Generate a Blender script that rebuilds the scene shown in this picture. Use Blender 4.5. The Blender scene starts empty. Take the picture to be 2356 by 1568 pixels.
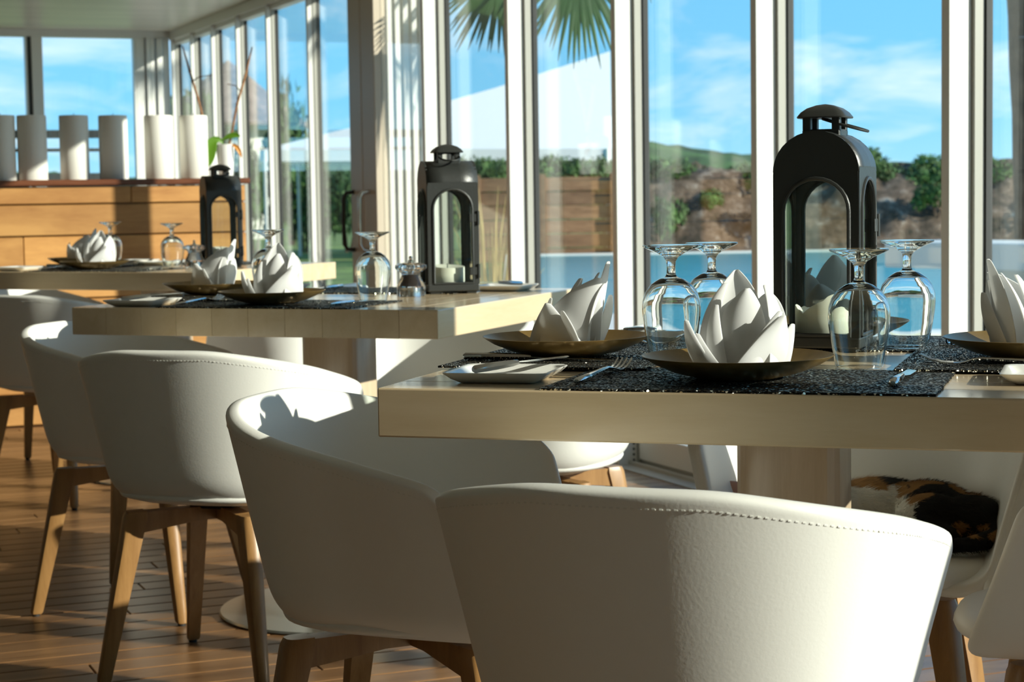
import bpy, bmesh, math, random
from mathutils import Vector, Matrix, noise
random.seed(7)
SC = bpy.context.scene
COL = SC.collection
PI = math.pi

# ------------------------------------------------------------------ camera, sky, sun, exposure
CAM_H, PITCH, ROLL, FPX = 0.985, 0.0761240, -0.0156970, 4388.72
cp, sp = math.cos(PITCH), math.sin(PITCH)
cr, sr = math.cos(ROLL), math.sin(ROLL)
fwd = Vector((0, cp, -sp)); r0 = Vector((1, 0, 0)); u0 = Vector((0, sp, cp))
right = cr * r0 + sr * u0
up = cr * u0 - sr * r0
cam_data = bpy.data.cameras.new('camera')
cam = bpy.data.objects.new('camera', cam_data)
COL.objects.link(cam)
cam.matrix_world = Matrix(((right.x, up.x, -fwd.x, 0), (right.y, up.y, -fwd.y, 0), (right.z, up.z, -fwd.z, CAM_H), (0, 0, 0, 1)))
cam_data.sensor_width = 36
cam_data.sensor_fit = 'HORIZONTAL'
cam_data.lens = FPX / 2356 * 36
cam_data.clip_start = 0.05
cam_data.clip_end = 2000
cam_data.dof.use_dof = True
cam_data.dof.focus_distance = 2.5
cam_data.dof.aperture_fstop = 13
SC.camera = cam

SC.view_settings.view_transform = 'Standard'
SC.view_settings.look = 'None'
SC.view_settings.gamma = 1
SC.view_settings.use_curve_mapping = False
SC.view_settings.exposure = 0.47

SUN_AZ, SUN_EL = math.radians(21.8), math.radians(20.5)
sun_dir = Vector((math.cos(SUN_AZ) * math.cos(SUN_EL), -math.sin(SUN_AZ) * math.cos(SUN_EL), math.sin(SUN_EL)))
sd = bpy.data.lights.new('sun', 'SUN')
sd.energy = 5.5
sd.color = (1.0, 0.965, 0.86)
sd.angle = math.radians(0.6)
so = bpy.data.objects.new('sun', sd)
COL.objects.link(so)
so.rotation_euler = sun_dir.to_track_quat('Z', 'Y').to_euler()

world = bpy.data.worlds.new('sky')
SC.world = world
world.use_nodes = True
nt = world.node_tree
nt.nodes.clear()
def N(nt, typ, **kw):
    n = nt.nodes.new(typ)
    for k, v in kw.items():
        if k.startswith('i_'):
            n.inputs[int(k[2:]) if k[2:].isdigit() else k[2:].replace('_', ' ')].default_value = v
        else:
            setattr(n, k, v)
    return n
def ramp(nt, stops, interp='LINEAR'):
    n = nt.nodes.new('ShaderNodeValToRGB')
    n.color_ramp.interpolation = interp
    e = n.color_ramp.elements
    while len(e) < len(stops):
        e.new(0.5)
    for el, (p, c) in zip(e, stops):
        el.position = p
        el.color = (c[0], c[1], c[2], 1) if len(c) == 3 else c
    return n
L = nt.links.new
tc = N(nt, 'ShaderNodeTexCoord')
sep = N(nt, 'ShaderNodeSeparateXYZ')
L(tc.outputs['Generated'], sep.inputs[0])
sky = ramp(nt, [(0.0, (0.34, 0.66, 0.86)), (0.05, (0.19, 0.54, 0.84)), (0.25, (0.10, 0.40, 0.78)), (1.0, (0.05, 0.24, 0.60))])
L(sep.outputs[2], sky.inputs[0])
zc = N(nt, 'ShaderNodeMath', operation='ADD', i_1=0.16)
L(sep.outputs[2], zc.inputs[0])
dv = N(nt, 'ShaderNodeVectorMath', operation='DIVIDE')
cmb = N(nt, 'ShaderNodeCombineXYZ')
for i in range(3):
    L(zc.outputs[0], cmb.inputs[i])
L(tc.outputs['Generated'], dv.inputs[0]); L(cmb.outputs[0], dv.inputs[1])
mp = N(nt, 'ShaderNodeMapping')
mp.inputs['Scale'].default_value = (1.6, 0.9, 1.0)
mp.inputs['Rotation'].default_value = (0, 0, 0.5)
L(dv.outputs[0], mp.inputs[0])
nz = N(nt, 'ShaderNodeTexNoise', i_Scale=1.5, i_Detail=7.0, i_Roughness=0.55, i_Distortion=0.4)
L(mp.outputs[0], nz.inputs['Vector'])
cm = ramp(nt, [(0.50, (0, 0, 0)), (0.80, (0.75, 0.75, 0.75))])
L(nz.outputs[0], cm.inputs[0])
mx = N(nt, 'ShaderNodeMix', data_type='RGBA')
L(cm.outputs[0], mx.inputs[0]); L(sky.outputs[0], mx.inputs[6])
mx.inputs[7].default_value = (0.95, 0.97, 1.0, 1)
bg = N(nt, 'ShaderNodeBackground', i_Strength=1.1)
L(mx.outputs[2], bg.inputs[0])
wo = N(nt, 'ShaderNodeOutputWorld')
L(bg.outputs[0], wo.inputs[0])

# ------------------------------------------------------------------ materials
MATS = {}
def base_mat(name):
    m = bpy.data.materials.new(name)
    m.use_nodes = True
    nt = m.node_tree
    nt.nodes.clear()
    out = nt.nodes.new('ShaderNodeOutputMaterial')
    b = nt.nodes.new('ShaderNodeBsdfPrincipled')
    nt.links.new(b.outputs[0], out.inputs[0])
    MATS[name] = m
    return m, nt, b, out
def rgba(c):
    return (c[0], c[1], c[2], 1)
def add_bump(nt, b, scale, strength, dist=0.002, detail=3.0, coord='Object', stretch=(1, 1, 1)):
    tc = nt.nodes.new('ShaderNodeTexCoord')
    mp = N(nt, 'ShaderNodeMapping'); mp.inputs['Scale'].default_value = stretch
    nt.links.new(tc.outputs[coord], mp.inputs[0])
    n = N(nt, 'ShaderNodeTexNoise', i_Scale=scale, i_Detail=detail)
    nt.links.new(mp.outputs[0], n.inputs['Vector'])
    bp = N(nt, 'ShaderNodeBump', i_Strength=strength, i_Distance=dist)
    nt.links.new(n.outputs[0], bp.inputs['Height'])
    nt.links.new(bp.outputs[0], b.inputs['Normal'])
    return n
def simple(name, color, rough=0.5, metal=0.0, bump=None, spec=0.5, vary=0.0, vscale=8.0, **kw):
    m, nt, b, out = base_mat(name)
    b.inputs['Base Color'].default_value = rgba(color)
    b.inputs['Roughness'].default_value = rough
    b.inputs['Metallic'].default_value = metal
    b.inputs['Specular IOR Level'].default_value = spec
    for k, v in kw.items():
        b.inputs[k.replace('_', ' ')].default_value = v
        if k == 'Subsurface_Weight':
            b.inputs['Subsurface Radius'].default_value = (1.0, 0.9, 0.75); b.inputs['Subsurface Scale'].default_value = 0.008
    if bump:
        add_bump(nt, b, *bump)
    if vary > 0:
        tc = nt.nodes.new('ShaderNodeTexCoord')
        n = N(nt, 'ShaderNodeTexNoise', i_Scale=vscale, i_Detail=4.0)
        nt.links.new(tc.outputs['Object'], n.inputs['Vector'])
        r = ramp(nt, [(0.3, [c * (1 - vary) for c in color]), (0.7, [min(1, c * (1 + vary)) for c in color])])
        nt.links.new(n.outputs[0], r.inputs[0])
        nt.links.new(r.outputs[0], b.inputs['Base Color'])
    return m
def wood(name, dark, light, rough=0.4, scale=3.0, stretch=(1, 12, 12), rnd=0.25, bump=0.15, spec=0.5, coat=0.0, wave=True):
    """grain runs along local X; every board picks its own tone and offset"""
    m, nt, b, out = base_mat(name)
    l = nt.links.new
    tc = nt.nodes.new('ShaderNodeTexCoord')
    oi = nt.nodes.new('ShaderNodeObjectInfo')
    sc = N(nt, 'ShaderNodeVectorMath', operation='SCALE'); sc.inputs['Scale'].default_value = 37.0
    cb = nt.nodes.new('ShaderNodeCombineXYZ')
    for i in range(3):
        l(oi.outputs['Random'], cb.inputs[i])
    l(cb.outputs[0], sc.inputs[0])
    ad = N(nt, 'ShaderNodeVectorMath', operation='ADD')
    l(tc.outputs['Object'], ad.inputs[0]); l(sc.outputs[0], ad.inputs[1])
    mp = N(nt, 'ShaderNodeMapping'); mp.inputs['Scale'].default_value = stretch
    l(ad.outputs[0], mp.inputs[0])
    n1 = N(nt, 'ShaderNodeTexNoise', i_Scale=scale, i_Detail=5.0, i_Roughness=0.6, i_Distortion=0.6)
    l(mp.outputs[0], n1.inputs['Vector'])
    n2 = N(nt, 'ShaderNodeTexNoise', i_Scale=scale * 9, i_Detail=3.0, i_Roughness=0.7)
    l(mp.outputs[0], n2.inputs['Vector'])
    mixn = N(nt, 'ShaderNodeMath', operation='MULTIPLY_ADD', i_1=0.25)
    l(n2.outputs[0], mixn.inputs[0]); l(n1.outputs[0], mixn.inputs[2])
    r = ramp(nt, [(0.38, dark), (0.85, light)])
    l(mixn.outputs[0], r.inputs[0])
    hv = nt.nodes.new('ShaderNodeHueSaturation')
    mr = N(nt, 'ShaderNodeMapRange')
    mr.inputs['To Min'].default_value = 1 - rnd; mr.inputs['To Max'].default_value = 1 + rnd * 0.6
    l(oi.outputs['Random'], mr.inputs[0]); l(mr.outputs[0], hv.inputs['Value'])
    l(r.outputs[0], hv.inputs['Color'])
    l(hv.outputs[0], b.inputs['Base Color'])
    b.inputs['Roughness'].default_value = rough
    b.inputs['Specular IOR Level'].default_value = spec
    b.inputs['Coat Weight'].default_value = coat
    b.inputs['Coat Roughness'].default_value = 0.08
    if bump:
        bp = N(nt, 'ShaderNodeBump', i_Strength=bump, i_Distance=0.001)
        l(mixn.outputs[0], bp.inputs['Height']); l(bp.outputs[0], b.inputs['Normal'])
    return m
def thin_glass(name, tint=(0.97, 0.99, 0.97), ior=1.5, dirt=0.0):
    m, nt, b, out = base_mat(name)
    nt.nodes.remove(b)
    t = nt.nodes.new('ShaderNodeBsdfTransparent'); t.inputs[0].default_value = rgba(tint)
    g = nt.nodes.new('ShaderNodeBsdfGlossy'); g.inputs['Roughness'].default_value = 0.0
    lw = nt.nodes.new('ShaderNodeLayerWeight'); lw.inputs[0].default_value = 0.5
    f0 = ((ior - 1) / (ior + 1)) ** 2
    pw = N(nt, 'ShaderNodeMath', operation='POWER', i_1=5.0)
    nt.links.new(lw.outputs['Facing'], pw.inputs[0])
    f = N(nt, 'ShaderNodeMath', operation='MULTIPLY_ADD', i_1=1 - f0, i_2=f0)
    nt.links.new(pw.outputs[0], f.inputs[0])
    mx = nt.nodes.new('ShaderNodeMixShader')
    nt.links.new(f.outputs[0], mx.inputs[0]); nt.links.new(t.outputs[0], mx.inputs[1]); nt.links.new(g.outputs[0], mx.inputs[2])
    nt.links.new(mx.outputs[0], out.inputs[0])
    return m

simple('white_leather', (0.80, 0.79, 0.74), 0.42, bump=(260, 0.12, 0.001, 2.0), spec=0.45)
simple('white_thread', (0.70, 0.69, 0.64), 0.7)
simple('white_paint', (0.82, 0.81, 0.76), 0.35)
simple('frame_metal', (0.42, 0.41, 0.36), 0.4)
simple('gasket', (0.015, 0.016, 0.015), 0.6)
simple('khaki_plaster', (0.80, 0.73, 0.55), 0.7)
simple('plaster', (0.62, 0.58, 0.49), 0.7, bump=(30, 0.1, 0.002))
wood('maple', (0.61, 0.455, 0.27), (0.71, 0.56, 0.365), rough=0.22, scale=2.2, stretch=(0.8, 8, 8), rnd=0.08, bump=0.03, coat=0.35)
wood('leg_wood', (0.24, 0.115, 0.035), (0.40, 0.215, 0.075), rough=0.38, scale=4, stretch=(9, 9, 1), rnd=0.12, bump=0.05)
wood('deck_wood', (0.10, 0.045, 0.016), (0.27, 0.14, 0.06), rough=0.34, scale=2.0, stretch=(1, 9, 9), rnd=0.35, bump=0.25)
wood('bench_wood', (0.36, 0.15, 0.035), (0.62, 0.32, 0.095), rough=0.5, scale=1.8, stretch=(1, 6, 6), rnd=0.22, bump=0.1)
wood('cap_wood', (0.10, 0.03, 0.012), (0.2, 0.07, 0.03), rough=0.3, scale=3, rnd=0.05)
wood('ceiling_wood', (0.70, 0.64, 0.52), (0.80, 0.74, 0.62), rough=0.32, scale=2, stretch=(1, 7, 7), rnd=0.08, bump=0.05)
wood('outdoor_wood', (0.16, 0.075, 0.03), (0.36, 0.19, 0.09), rough=0.7, scale=2, stretch=(1, 5, 5), rnd=0.3, bump=0.2)
simple('black_iron', (0.026, 0.028, 0.026), 0.40, metal=0.0, bump=(150, 0.25, 0.0015, 4.0), spec=0.6)
simple('wax', (0.86, 0.84, 0.74), 0.5, Subsurface_Weight=0.25)
simple('tall_candle_wax', (0.82, 0.80, 0.73), 0.55)
simple('porcelain', (0.84, 0.83, 0.78), 0.12)
def linen_mat():
    m, nt, b, out = base_mat('linen')
    b.inputs['Base Color'].default_value = (0.88, 0.88, 0.87, 1)
    b.inputs['Roughness'].default_value = 0.85
    b.inputs['Specular IOR Level'].default_value = 0.2
    add_bump(nt, b, 900, 0.08, 0.0004, 2.0)
    t = nt.nodes.new('ShaderNodeBsdfTranslucent'); t.inputs[0].default_value = (0.9, 0.9, 0.88, 1)
    mx = N(nt, 'ShaderNodeMixShader'); mx.inputs[0].default_value = 0.33
    nt.links.new(b.outputs[0], mx.inputs[1]); nt.links.new(t.outputs[0], mx.inputs[2]); nt.links.new(mx.outputs[0], out.inputs[0])
linen_mat()
simple('steel', (0.66, 0.66, 0.64), 0.12, metal=1.0)
simple('brushed_steel', (0.62, 0.63, 0.60), 0.33, metal=1.0)
simple('peppercorn', (0.03, 0.018, 0.012), 0.6, bump=(500, 1.0, 0.003))
simple('leaf', (0.10, 0.22, 0.015), 0.38)
simple('yellow_leaf', (0.62, 0.26, 0.04), 0.5)
simple('twig', (0.28, 0.13, 0.05), 0.6, vary=0.4, vscale=40)
simple('twig_dark', (0.09, 0.05, 0.025), 0.6)
simple('ceramic', (0.86, 0.86, 0.83), 0.25)
simple('black_rubber', (0.01, 0.01, 0.01), 0.7)
simple('dark_metal', (0.03, 0.034, 0.032), 0.45)
simple('pool_tile', (0.02, 0.30, 0.36), 0.3)
simple('pale_stone', (0.74, 0.71, 0.62), 0.6, bump=(20, 0.1, 0.003))
def canvas_mat():
    m, nt, b, out = base_mat('canvas')
    nt.nodes.remove(b)
    d = nt.nodes.new('ShaderNodeBsdfDiffuse'); d.inputs[0].default_value = (0.86, 0.86, 0.83, 1)
    t = nt.nodes.new('ShaderNodeBsdfTranslucent'); t.inputs[0].default_value = (0.86, 0.86, 0.83, 1)
    mx = N(nt, 'ShaderNodeMixShader'); mx.inputs[0].default_value = 0.12
    nt.links.new(d.outputs[0], mx.inputs[1]); nt.links.new(t.outputs[0], mx.inputs[2]); nt.links.new(mx.outputs[0], out.inputs[0])
canvas_mat()
simple('stile_shade_tone', (0.56, 0.47, 0.36), 0.4)  # shaded look of the stiles' room-side face put into the colour
simple('thatch', (0.30, 0.21, 0.17), 0.9, vary=0.4, vscale=3)
simple('lawn', (0.20, 0.27, 0.06), 0.9, vary=0.5, vscale=1.5)
simple('hill_green', (0.05, 0.10, 0.022), 0.95, vary=0.6, vscale=0.25)
simple('shrub_green', (0.05, 0.12, 0.018), 0.7, vary=0.6, vscale=1.5)
simple('frond_green', (0.035, 0.085, 0.018), 0.5, vary=0.4, vscale=3)
simple('trunk', (0.10, 0.065, 0.04), 0.9, bump=(12, 0.8, 0.02), vary=0.4, vscale=10)
simple('dry_grass', (0.46, 0.36, 0.15), 0.8, vary=0.3, vscale=4)
simple('pink_skin', (0.62, 0.36, 0.28), 0.5)
simple('eye_amber', (0.30, 0.25, 0.03), 0.1)
thin_glass('window_glass', (0.965, 0.985, 0.965), 1.52)
thin_glass('lantern_glass', (0.95, 0.97, 0.95), 1.45)

def rock_mat():
    m, nt, b, out = base_mat('rock')
    tc = nt.nodes.new('ShaderNodeTexCoord')
    n = N(nt, 'ShaderNodeTexNoise', i_Scale=3.4, i_Detail=10.0, i_Roughness=0.75, i_Distortion=0.2)
    nt.links.new(tc.outputs['Object'], n.inputs['Vector'])
    r = ramp(nt, [(0.36, (0.03, 0.03, 0.015)), (0.47, (0.12, 0.08, 0.05)), (0.56, (0.22, 0.15, 0.10)), (0.68, (0.52, 0.45, 0.36))])
    nt.links.new(n.outputs[0], r.inputs[0]); nt.links.new(r.outputs[0], b.inputs['Base Color'])
    b.inputs['Roughness'].default_value = 0.9
    bp = N(nt, 'ShaderNodeBump', i_Strength=1.0, i_Distance=0.1)
    nt.links.new(n.outputs[0], bp.inputs['Height']); nt.links.new(bp.outputs[0], b.inputs['Normal'])
rock_mat()
def water_mat():
    m, nt, b, out = base_mat('pool_water')
    b.inputs['Base Color'].default_value = (0.006, 0.27, 0.32, 1)
    b.inputs['Roughness'].default_value = 0.25
    b.inputs['Specular IOR Level'].default_value = 0.12
    add_bump(nt, b, 2.2, 0.25, 0.02, 3.0, 'Object', (0.4, 2.2, 1))
water_mat()
def glass_mat(name, color=(1, 1, 1), ior=1.48):
    m, nt, b, out = base_mat(name)
    nt.nodes.remove(b)
    g = nt.nodes.new('ShaderNodeBsdfGlass')
    g.inputs[0].default_value = rgba(color); g.inputs['Roughness'].default_value = 0.0; g.inputs['IOR'].default_value = ior
    nt.links.new(g.outputs[0], out.inputs[0])
glass_mat('crystal', (0.985, 0.995, 0.985), 1.5)
glass_mat('acrylic', (0.97, 0.97, 0.98), 1.45)
def bronze_mat():
    m, nt, b, out = base_mat('bronze')
    l = nt.links.new
    tc = nt.nodes.new('ShaderNodeTexCoord')
    mp = N(nt, 'ShaderNodeMapping'); mp.inputs['Scale'].default_value = (40, 40, 4)
    l(tc.outputs['Object'], mp.inputs[0])
    n = N(nt, 'ShaderNodeTexNoise', i_Scale=1.0, i_Detail=6.0, i_Roughness=0.7)
    l(mp.outputs[0], n.inputs['Vector'])
    r = ramp(nt, [(0.3, (0.21, 0.132, 0.040)), (0.7, (0.29, 0.185, 0.060))])
    l(n.outputs[0], r.inputs[0]); l(r.outputs[0], b.inputs['Base Color'])
    b.inputs['Metallic'].default_value = 0.45
    b.inputs['Roughness'].default_value = 0.36
bronze_mat()
def mat_mat():
    m, nt, b, out = base_mat('woven_mat')
    l = nt.links.new
    tc = nt.nodes.new('ShaderNodeTexCoord')
    mp = N(nt, 'ShaderNodeMapping'); mp.inputs['Scale'].default_value = (420, 760, 500)
    l(tc.outputs['Object'], mp.inputs[0])
    v = N(nt, 'ShaderNodeTexVoronoi', i_Scale=1.0)
    l(mp.outputs[0], v.inputs['Vector'])
    sepc = nt.nodes.new('ShaderNodeSeparateColor')
    l(v.outputs['Color'], sepc.inputs[0])
    r = ramp(nt, [(0.0, (0.010, 0.010, 0.009)), (0.45, (0.022, 0.022, 0.019)), (0.84, (0.62, 0.57, 0.44))], 'CONSTANT')
    l(sepc.outputs[0], r.inputs[0]); l(r.outputs[0], b.inputs['Base Color'])
    r2 = ramp(nt, [(0.0, (0, 0, 0)), (0.84, (1, 1, 1))], 'CONSTANT')
    l(sepc.outputs[0], r2.inputs[0]); l(r2.outputs[0], b.inputs['Metallic'])
    r3 = ramp(nt, [(0.0, (0.75, 0.75, 0.75)), (0.84, (0.28, 0.28, 0.28))], 'CONSTANT')
    l(sepc.outputs[0], r3.inputs[0]); l(r3.outputs[0], b.inputs['Roughness'])
    b.inputs['Specular IOR Level'].default_value = 0.15
    ge = nt.nodes.new('ShaderNodeNewGeometry')
    sb = N(nt, 'ShaderNodeVectorMath', operation='SUBTRACT'); sb.inputs[1].default_value = (0.5, 0.5, 0.5)
    l(v.outputs['Color'], sb.inputs[0])
    sc_ = N(nt, 'ShaderNodeVectorMath', operation='SCALE'); sc_.inputs['Scale'].default_value = 1.7
    l(sb.outputs[0], sc_.inputs[0])
    ad = N(nt, 'ShaderNodeVectorMath', operation='ADD')
    l(sc_.outputs[0], ad.inputs[0]); l(ge.outputs['Normal'], ad.inputs[1])
    nm = N(nt, 'ShaderNodeVectorMath', operation='NORMALIZE')
    l(ad.outputs[0], nm.inputs[0]); l(nm.outputs[0], b.inputs['Normal'])
mat_mat()
def fur_mat():
    m, nt, b, out = base_mat('fur')
    a = nt.nodes.new('ShaderNodeVertexColor'); a.layer_name = 'coat'
    nt.links.new(a.outputs[0], b.inputs['Base Color'])
    b.inputs['Roughness'].default_value = 0.8
    b.inputs['Specular IOR Level'].default_value = 0.2
fur_mat()

# ------------------------------------------------------------------ mesh helpers
class MB:
    def __init__(self):
        self.bm = bmesh.new(); self.bev = False
    def box(self, x0, x1, y0, y1, z0, z1, bevel=0.0, seg=2, mtx=None):
        vs = [self.bm.verts.new(p) for p in ((x0, y0, z0), (x1, y0, z0), (x1, y1, z0), (x0, y1, z0), (x0, y0, z1), (x1, y0, z1), (x1, y1, z1), (x0, y1, z1))]
        fs = [self.bm.faces.new([vs[i] for i in f]) for f in ((3, 2, 1, 0), (4, 5, 6, 7), (0, 1, 5, 4), (1, 2, 6, 5), (2, 3, 7, 6), (3, 0, 4, 7))]
        if bevel > 0:
            self.bev = True
            es = {e for f in fs for e in f.edges}
            r = bmesh.ops.bevel(self.bm, geom=list(es), offset=bevel, segments=seg, profile=0.5, affect='EDGES')
            vs = list({v for f in r['faces'] for v in f.verts} | {v for v in vs if v.is_valid})
        if mtx is not None:
            bmesh.ops.transform(self.bm, matrix=mtx, verts=[v for v in vs if v.is_valid])
        return self
    def grid(self, rows, close_u=False, close_v=False):
        vv = [[self.bm.verts.new(p) for p in r] for r in rows]
        nr, nc = len(vv), len(vv[0])
        for i in range(nr - (0 if close_v else 1)):
            for j in range(nc - (0 if close_u else 1)):
                a, b_, c, d = vv[i][j], vv[i][(j + 1) % nc], vv[(i + 1) % nr][(j + 1) % nc], vv[(i + 1) % nr][j]
                q = []
                for v in (a, b_, c, d):
                    if v not in q:
                        q.append(v)
                if len(q) > 2:
                    try:
                        self.bm.faces.new(q)
                    except ValueError:
                        pass
        return vv
    def loft(self, rows, cap=True):
        vv = self.grid(rows, close_u=True)
        if cap:
            self.bm.faces.new(list(reversed(vv[0])))
            self.bm.faces.new(vv[-1])
        return vv
    def lathe(self, prof, n=32, c=(0, 0, 0), closed=False):
        rows = []
        for r, z in prof:
            rows.append([(c[0] + max(r, 1e-5) * math.cos(2 * PI * k / n), c[1] + max(r, 1e-5) * math.sin(2 * PI * k / n), c[2] + z) for k in range(n)])
        self.grid(rows, close_u=True, close_v=closed)
        if not closed:
            bmesh.ops.remove_doubles(self.bm, verts=self.bm.verts, dist=2e-5)
        return self
    def tube(self, pts, rad, n=8, cap=True):
        pts = [Vector(p) for p in pts]
        rows = []
        prev = None
        for i, p in enumerate(pts):
            t = (pts[min(i + 1, len(pts) - 1)] - pts[max(i - 1, 0)]).normalized()
            if prev is None:
                a = t.orthogonal().normalized()
            else:
                a = (prev - t * prev.dot(t)).normalized()
            prev = a
            b_ = t.cross(a)
            r = rad[i] if isinstance(rad, (list, tuple)) else rad
            rows.append([p + (a * math.cos(2 * PI * k / n) + b_ * math.sin(2 * PI * k / n)) * r for k in range(n)])
        self.loft(rows, cap)
        return self
    def build(self, name, mat, parent=None, smooth=True, angle=0.7):
        bmesh.ops.recalc_face_normals(self.bm, faces=self.bm.faces)
        me = bpy.data.meshes.new(name)
        self.bm.to_mesh(me)
        self.bm.free()
        if smooth:
            for p in me.polygons:
                p.use_smooth = True
            if angle is not None:
                if self.bev: angle = 0.25
                me.set_sharp_from_angle(angle=angle)
        if mat:
            me.materials.append(MATS[mat])
        return link(name, me, parent)
def link(name, me, parent=None):
    o = bpy.data.objects.new(name, me)
    COL.objects.link(o)
    o.parent = parent
    return o
def empty(name, loc=(0, 0, 0), rz=0.0, parent=None):
    o = bpy.data.objects.new(name, None)
    COL.objects.link(o)
    o.location = loc
    o.rotation_euler = (0, 0, rz)
    o.parent = parent
    o.empty_display_size = 0.05
    return o
def tag(o, label=None, cat=None, group=None, kind=None):
    if label: o['label'] = label
    if cat: o['category'] = cat
    if group: o['group'] = group
    if kind: o['kind'] = kind
    return o
def copy_tree(o, parent=None):
    c = o.copy()
    COL.objects.link(c)
    c.parent = parent
    for ch in list(o.children):
        copy_tree(ch, c)
    return c
def subsurf(o, lv):
    m = o.modifiers.new('smooth', 'SUBSURF'); m.levels = lv; m.render_levels = lv
def lerp(a, b, t):
    return a + (b - a) * t

# ------------------------------------------------------------------ room frame: s runs along the glass wall away from us, n into the room
WA = 0.38999950
W0 = Vector((1.27315924, 4.71382985, 0))
WD = Vector((-math.sin(WA), math.cos(WA), 0))
WN = Vector((-math.cos(WA), -math.sin(WA), 0))
def wp(s, n, z=0.0):
    p = W0 + WD * s + WN * n
    return Vector((p.x, p.y, z))
# matrix with local x = n direction (into room), y = -s direction ; right handed with z up
ROOM_RZ = math.atan2(WN.y, WN.x)
def to_room(s, n, z=0):
    """local coordinates of an object placed at wp(0,0) and rotated ROOM_RZ: x = n, y = -s"""
    return (n, -s, z)
def room_empty(name):
    return empty(name, (W0.x, W0.y, 0), ROOM_RZ)
S_END = 9.65          # corner with the far wall
S_BACK = -9.0
N_FAR = 6.5
CEIL = 2.178

# floor: deck boards across the room, square to the glass wall
floor = room_empty('floor'); tag(floor, 'brown hardwood deck floor running square to the glass wall', kind='structure')
b = MB(); b.box(0.0, N_FAR, -S_END, -S_BACK, -0.08, -0.022)
b.build('subfloor', 'black_rubber', floor)
PITCH_B = 0.0905
bm_ = MB(); bm_.box(-1.3, 1.3, -0.0425, 0.0425, -0.022, 0.0, 0.002, 1)
proto = bm_.build('plank', 'deck_wood', floor)
first = True
row = 0
s = -3.2
while s < S_END - 0.05:
    cut = 0.9 + (row * 0.97) % 1.5
    for a0, a1 in ((0.0, cut), (cut, cut + 2.6)):
        ln = a1 - a0 - 0.003
        o = proto if first else proto.copy()
        if not first:
            COL.objects.link(o)
        first = False
        o.scale = (ln / 2.6, 1, 1)
        o.location = ((a0 + a1) / 2, -s, 0)
    row += 1
    s += PITCH_B
b = MB()
s = S_BACK
while s < -3.25:
    b.box(0.0, N_FAR, -s - 0.0425, -s + 0.0425, -0.022, 0.0); s += PITCH_B
s = -3.2
row = 0
while s < S_END - 0.05:
    b.box(0.9 + (row * 0.97) % 1.5 + 2.603, N_FAR, -s - 0.0425, -s + 0.0425, -0.022, 0.0); s += PITCH_B; row += 1
o = b.build('decking', 'deck_wood', floor); o['kind'] = 'stuff'

# ceiling and eave
ceil = room_empty('ceiling'); tag(ceil, 'pale whitewashed board ceiling', kind='structure')
b = MB(); b.box(-0.24, N_FAR, -S_END - 0.3, -S_BACK, CEIL + 0.02, CEIL + 0.2)
b.build('slab', 'plaster', ceil)
b = MB(); b.box(0.0, 6.0, -0.058, 0.058, CEIL, CEIL + 0.02, 0.002, 1)
proto = b.build('board', 'ceiling_wood', ceil)
k = 0
s = 3.6
while s < S_END - 0.02:
    o = proto if k == 0 else proto.copy()
    if k: COL.objects.link(o)
    o.location = (0, -s, 0)
    s += 0.12; k += 1
b = MB(); b.lathe([(0.0, -0.012), (0.05, -0.012), (0.06, -0.004), (0.06, 0.0)], 24, (2.3, -6.6, CEIL))
b.build('downlight', 'frame_metal', ceil)

# back and inner walls (out of the picture)
o = room_empty('wall_back'); tag(o, 'plain plaster wall behind the room', kind='structure')
b = MB(); b.box(0, N_FAR, -S_BACK, -S_BACK + 0.15, 0, CEIL); b.build('panel', 'khaki_plaster', o)
o = room_empty('wall_inner'); tag(o, 'plain plaster inner wall', kind='structure')
b = MB(); b.box(N_FAR, N_FAR + 0.15, -S_END, -S_BACK, 0, CEIL); b.build('panel', 'khaki_plaster', o)

# glass wall on the right
NEAR = [0.323 + 1.008 * j - (0.055 if j < 0 else 0.0) for j in range(4, -10, -1)]  # unseen posts moved slightly so their shadows clear the place settings
FARP = [6.201, 7.04, 7.751, 8.395, 8.989, 9.59]
wall = room_empty('wall_right'); tag(wall, 'white framed glazed wall facing the pool', kind='structure')
b = MB(); b.box(-0.16, 0.0, -S_END, -S_BACK, 2.115, CEIL); b.build('header', 'white_paint', wall)
b = MB(); b.box(-0.19, 0.03, -S_END, -S_BACK, -0.03, 0.004); b.box(-0.10, -0.085, -S_END, -S_BACK, 0.004, 0.02); b.box(-0.05, -0.035, -S_END, -S_BACK, 0.004, 0.016)
b.build('floor_track', 'frame_metal', wall)
posts = sorted(NEAR + FARP)
win_i = 1
def post(parent, s0, w, d1=0.072, d2=0.105, g0=0.012):
    m = MB()
    m.box(-d1, 0.0, -s0 - w, -s0, 0.0, 2.115, 0.002, 1)
    m.build('post', 'white_paint', parent)
    m = MB(); m.box(-d2, -d1, -s0 - w - 0.004, -s0 + g0, 0.0, 2.115, 0.001, 1)
    m.build('sash', 'frame_metal', parent)
    m = MB(); m.box(-d2 - 0.02, -d2, -s0 - w - 0.008, -s0 + g0 * 1.5, 0.0, 2.115)
    m.build('gasket', 'gasket', parent)
edges = [x for x in posts if x < 4.4] + [5.111, 5.521] + [x for x in posts if x > 6]
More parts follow.
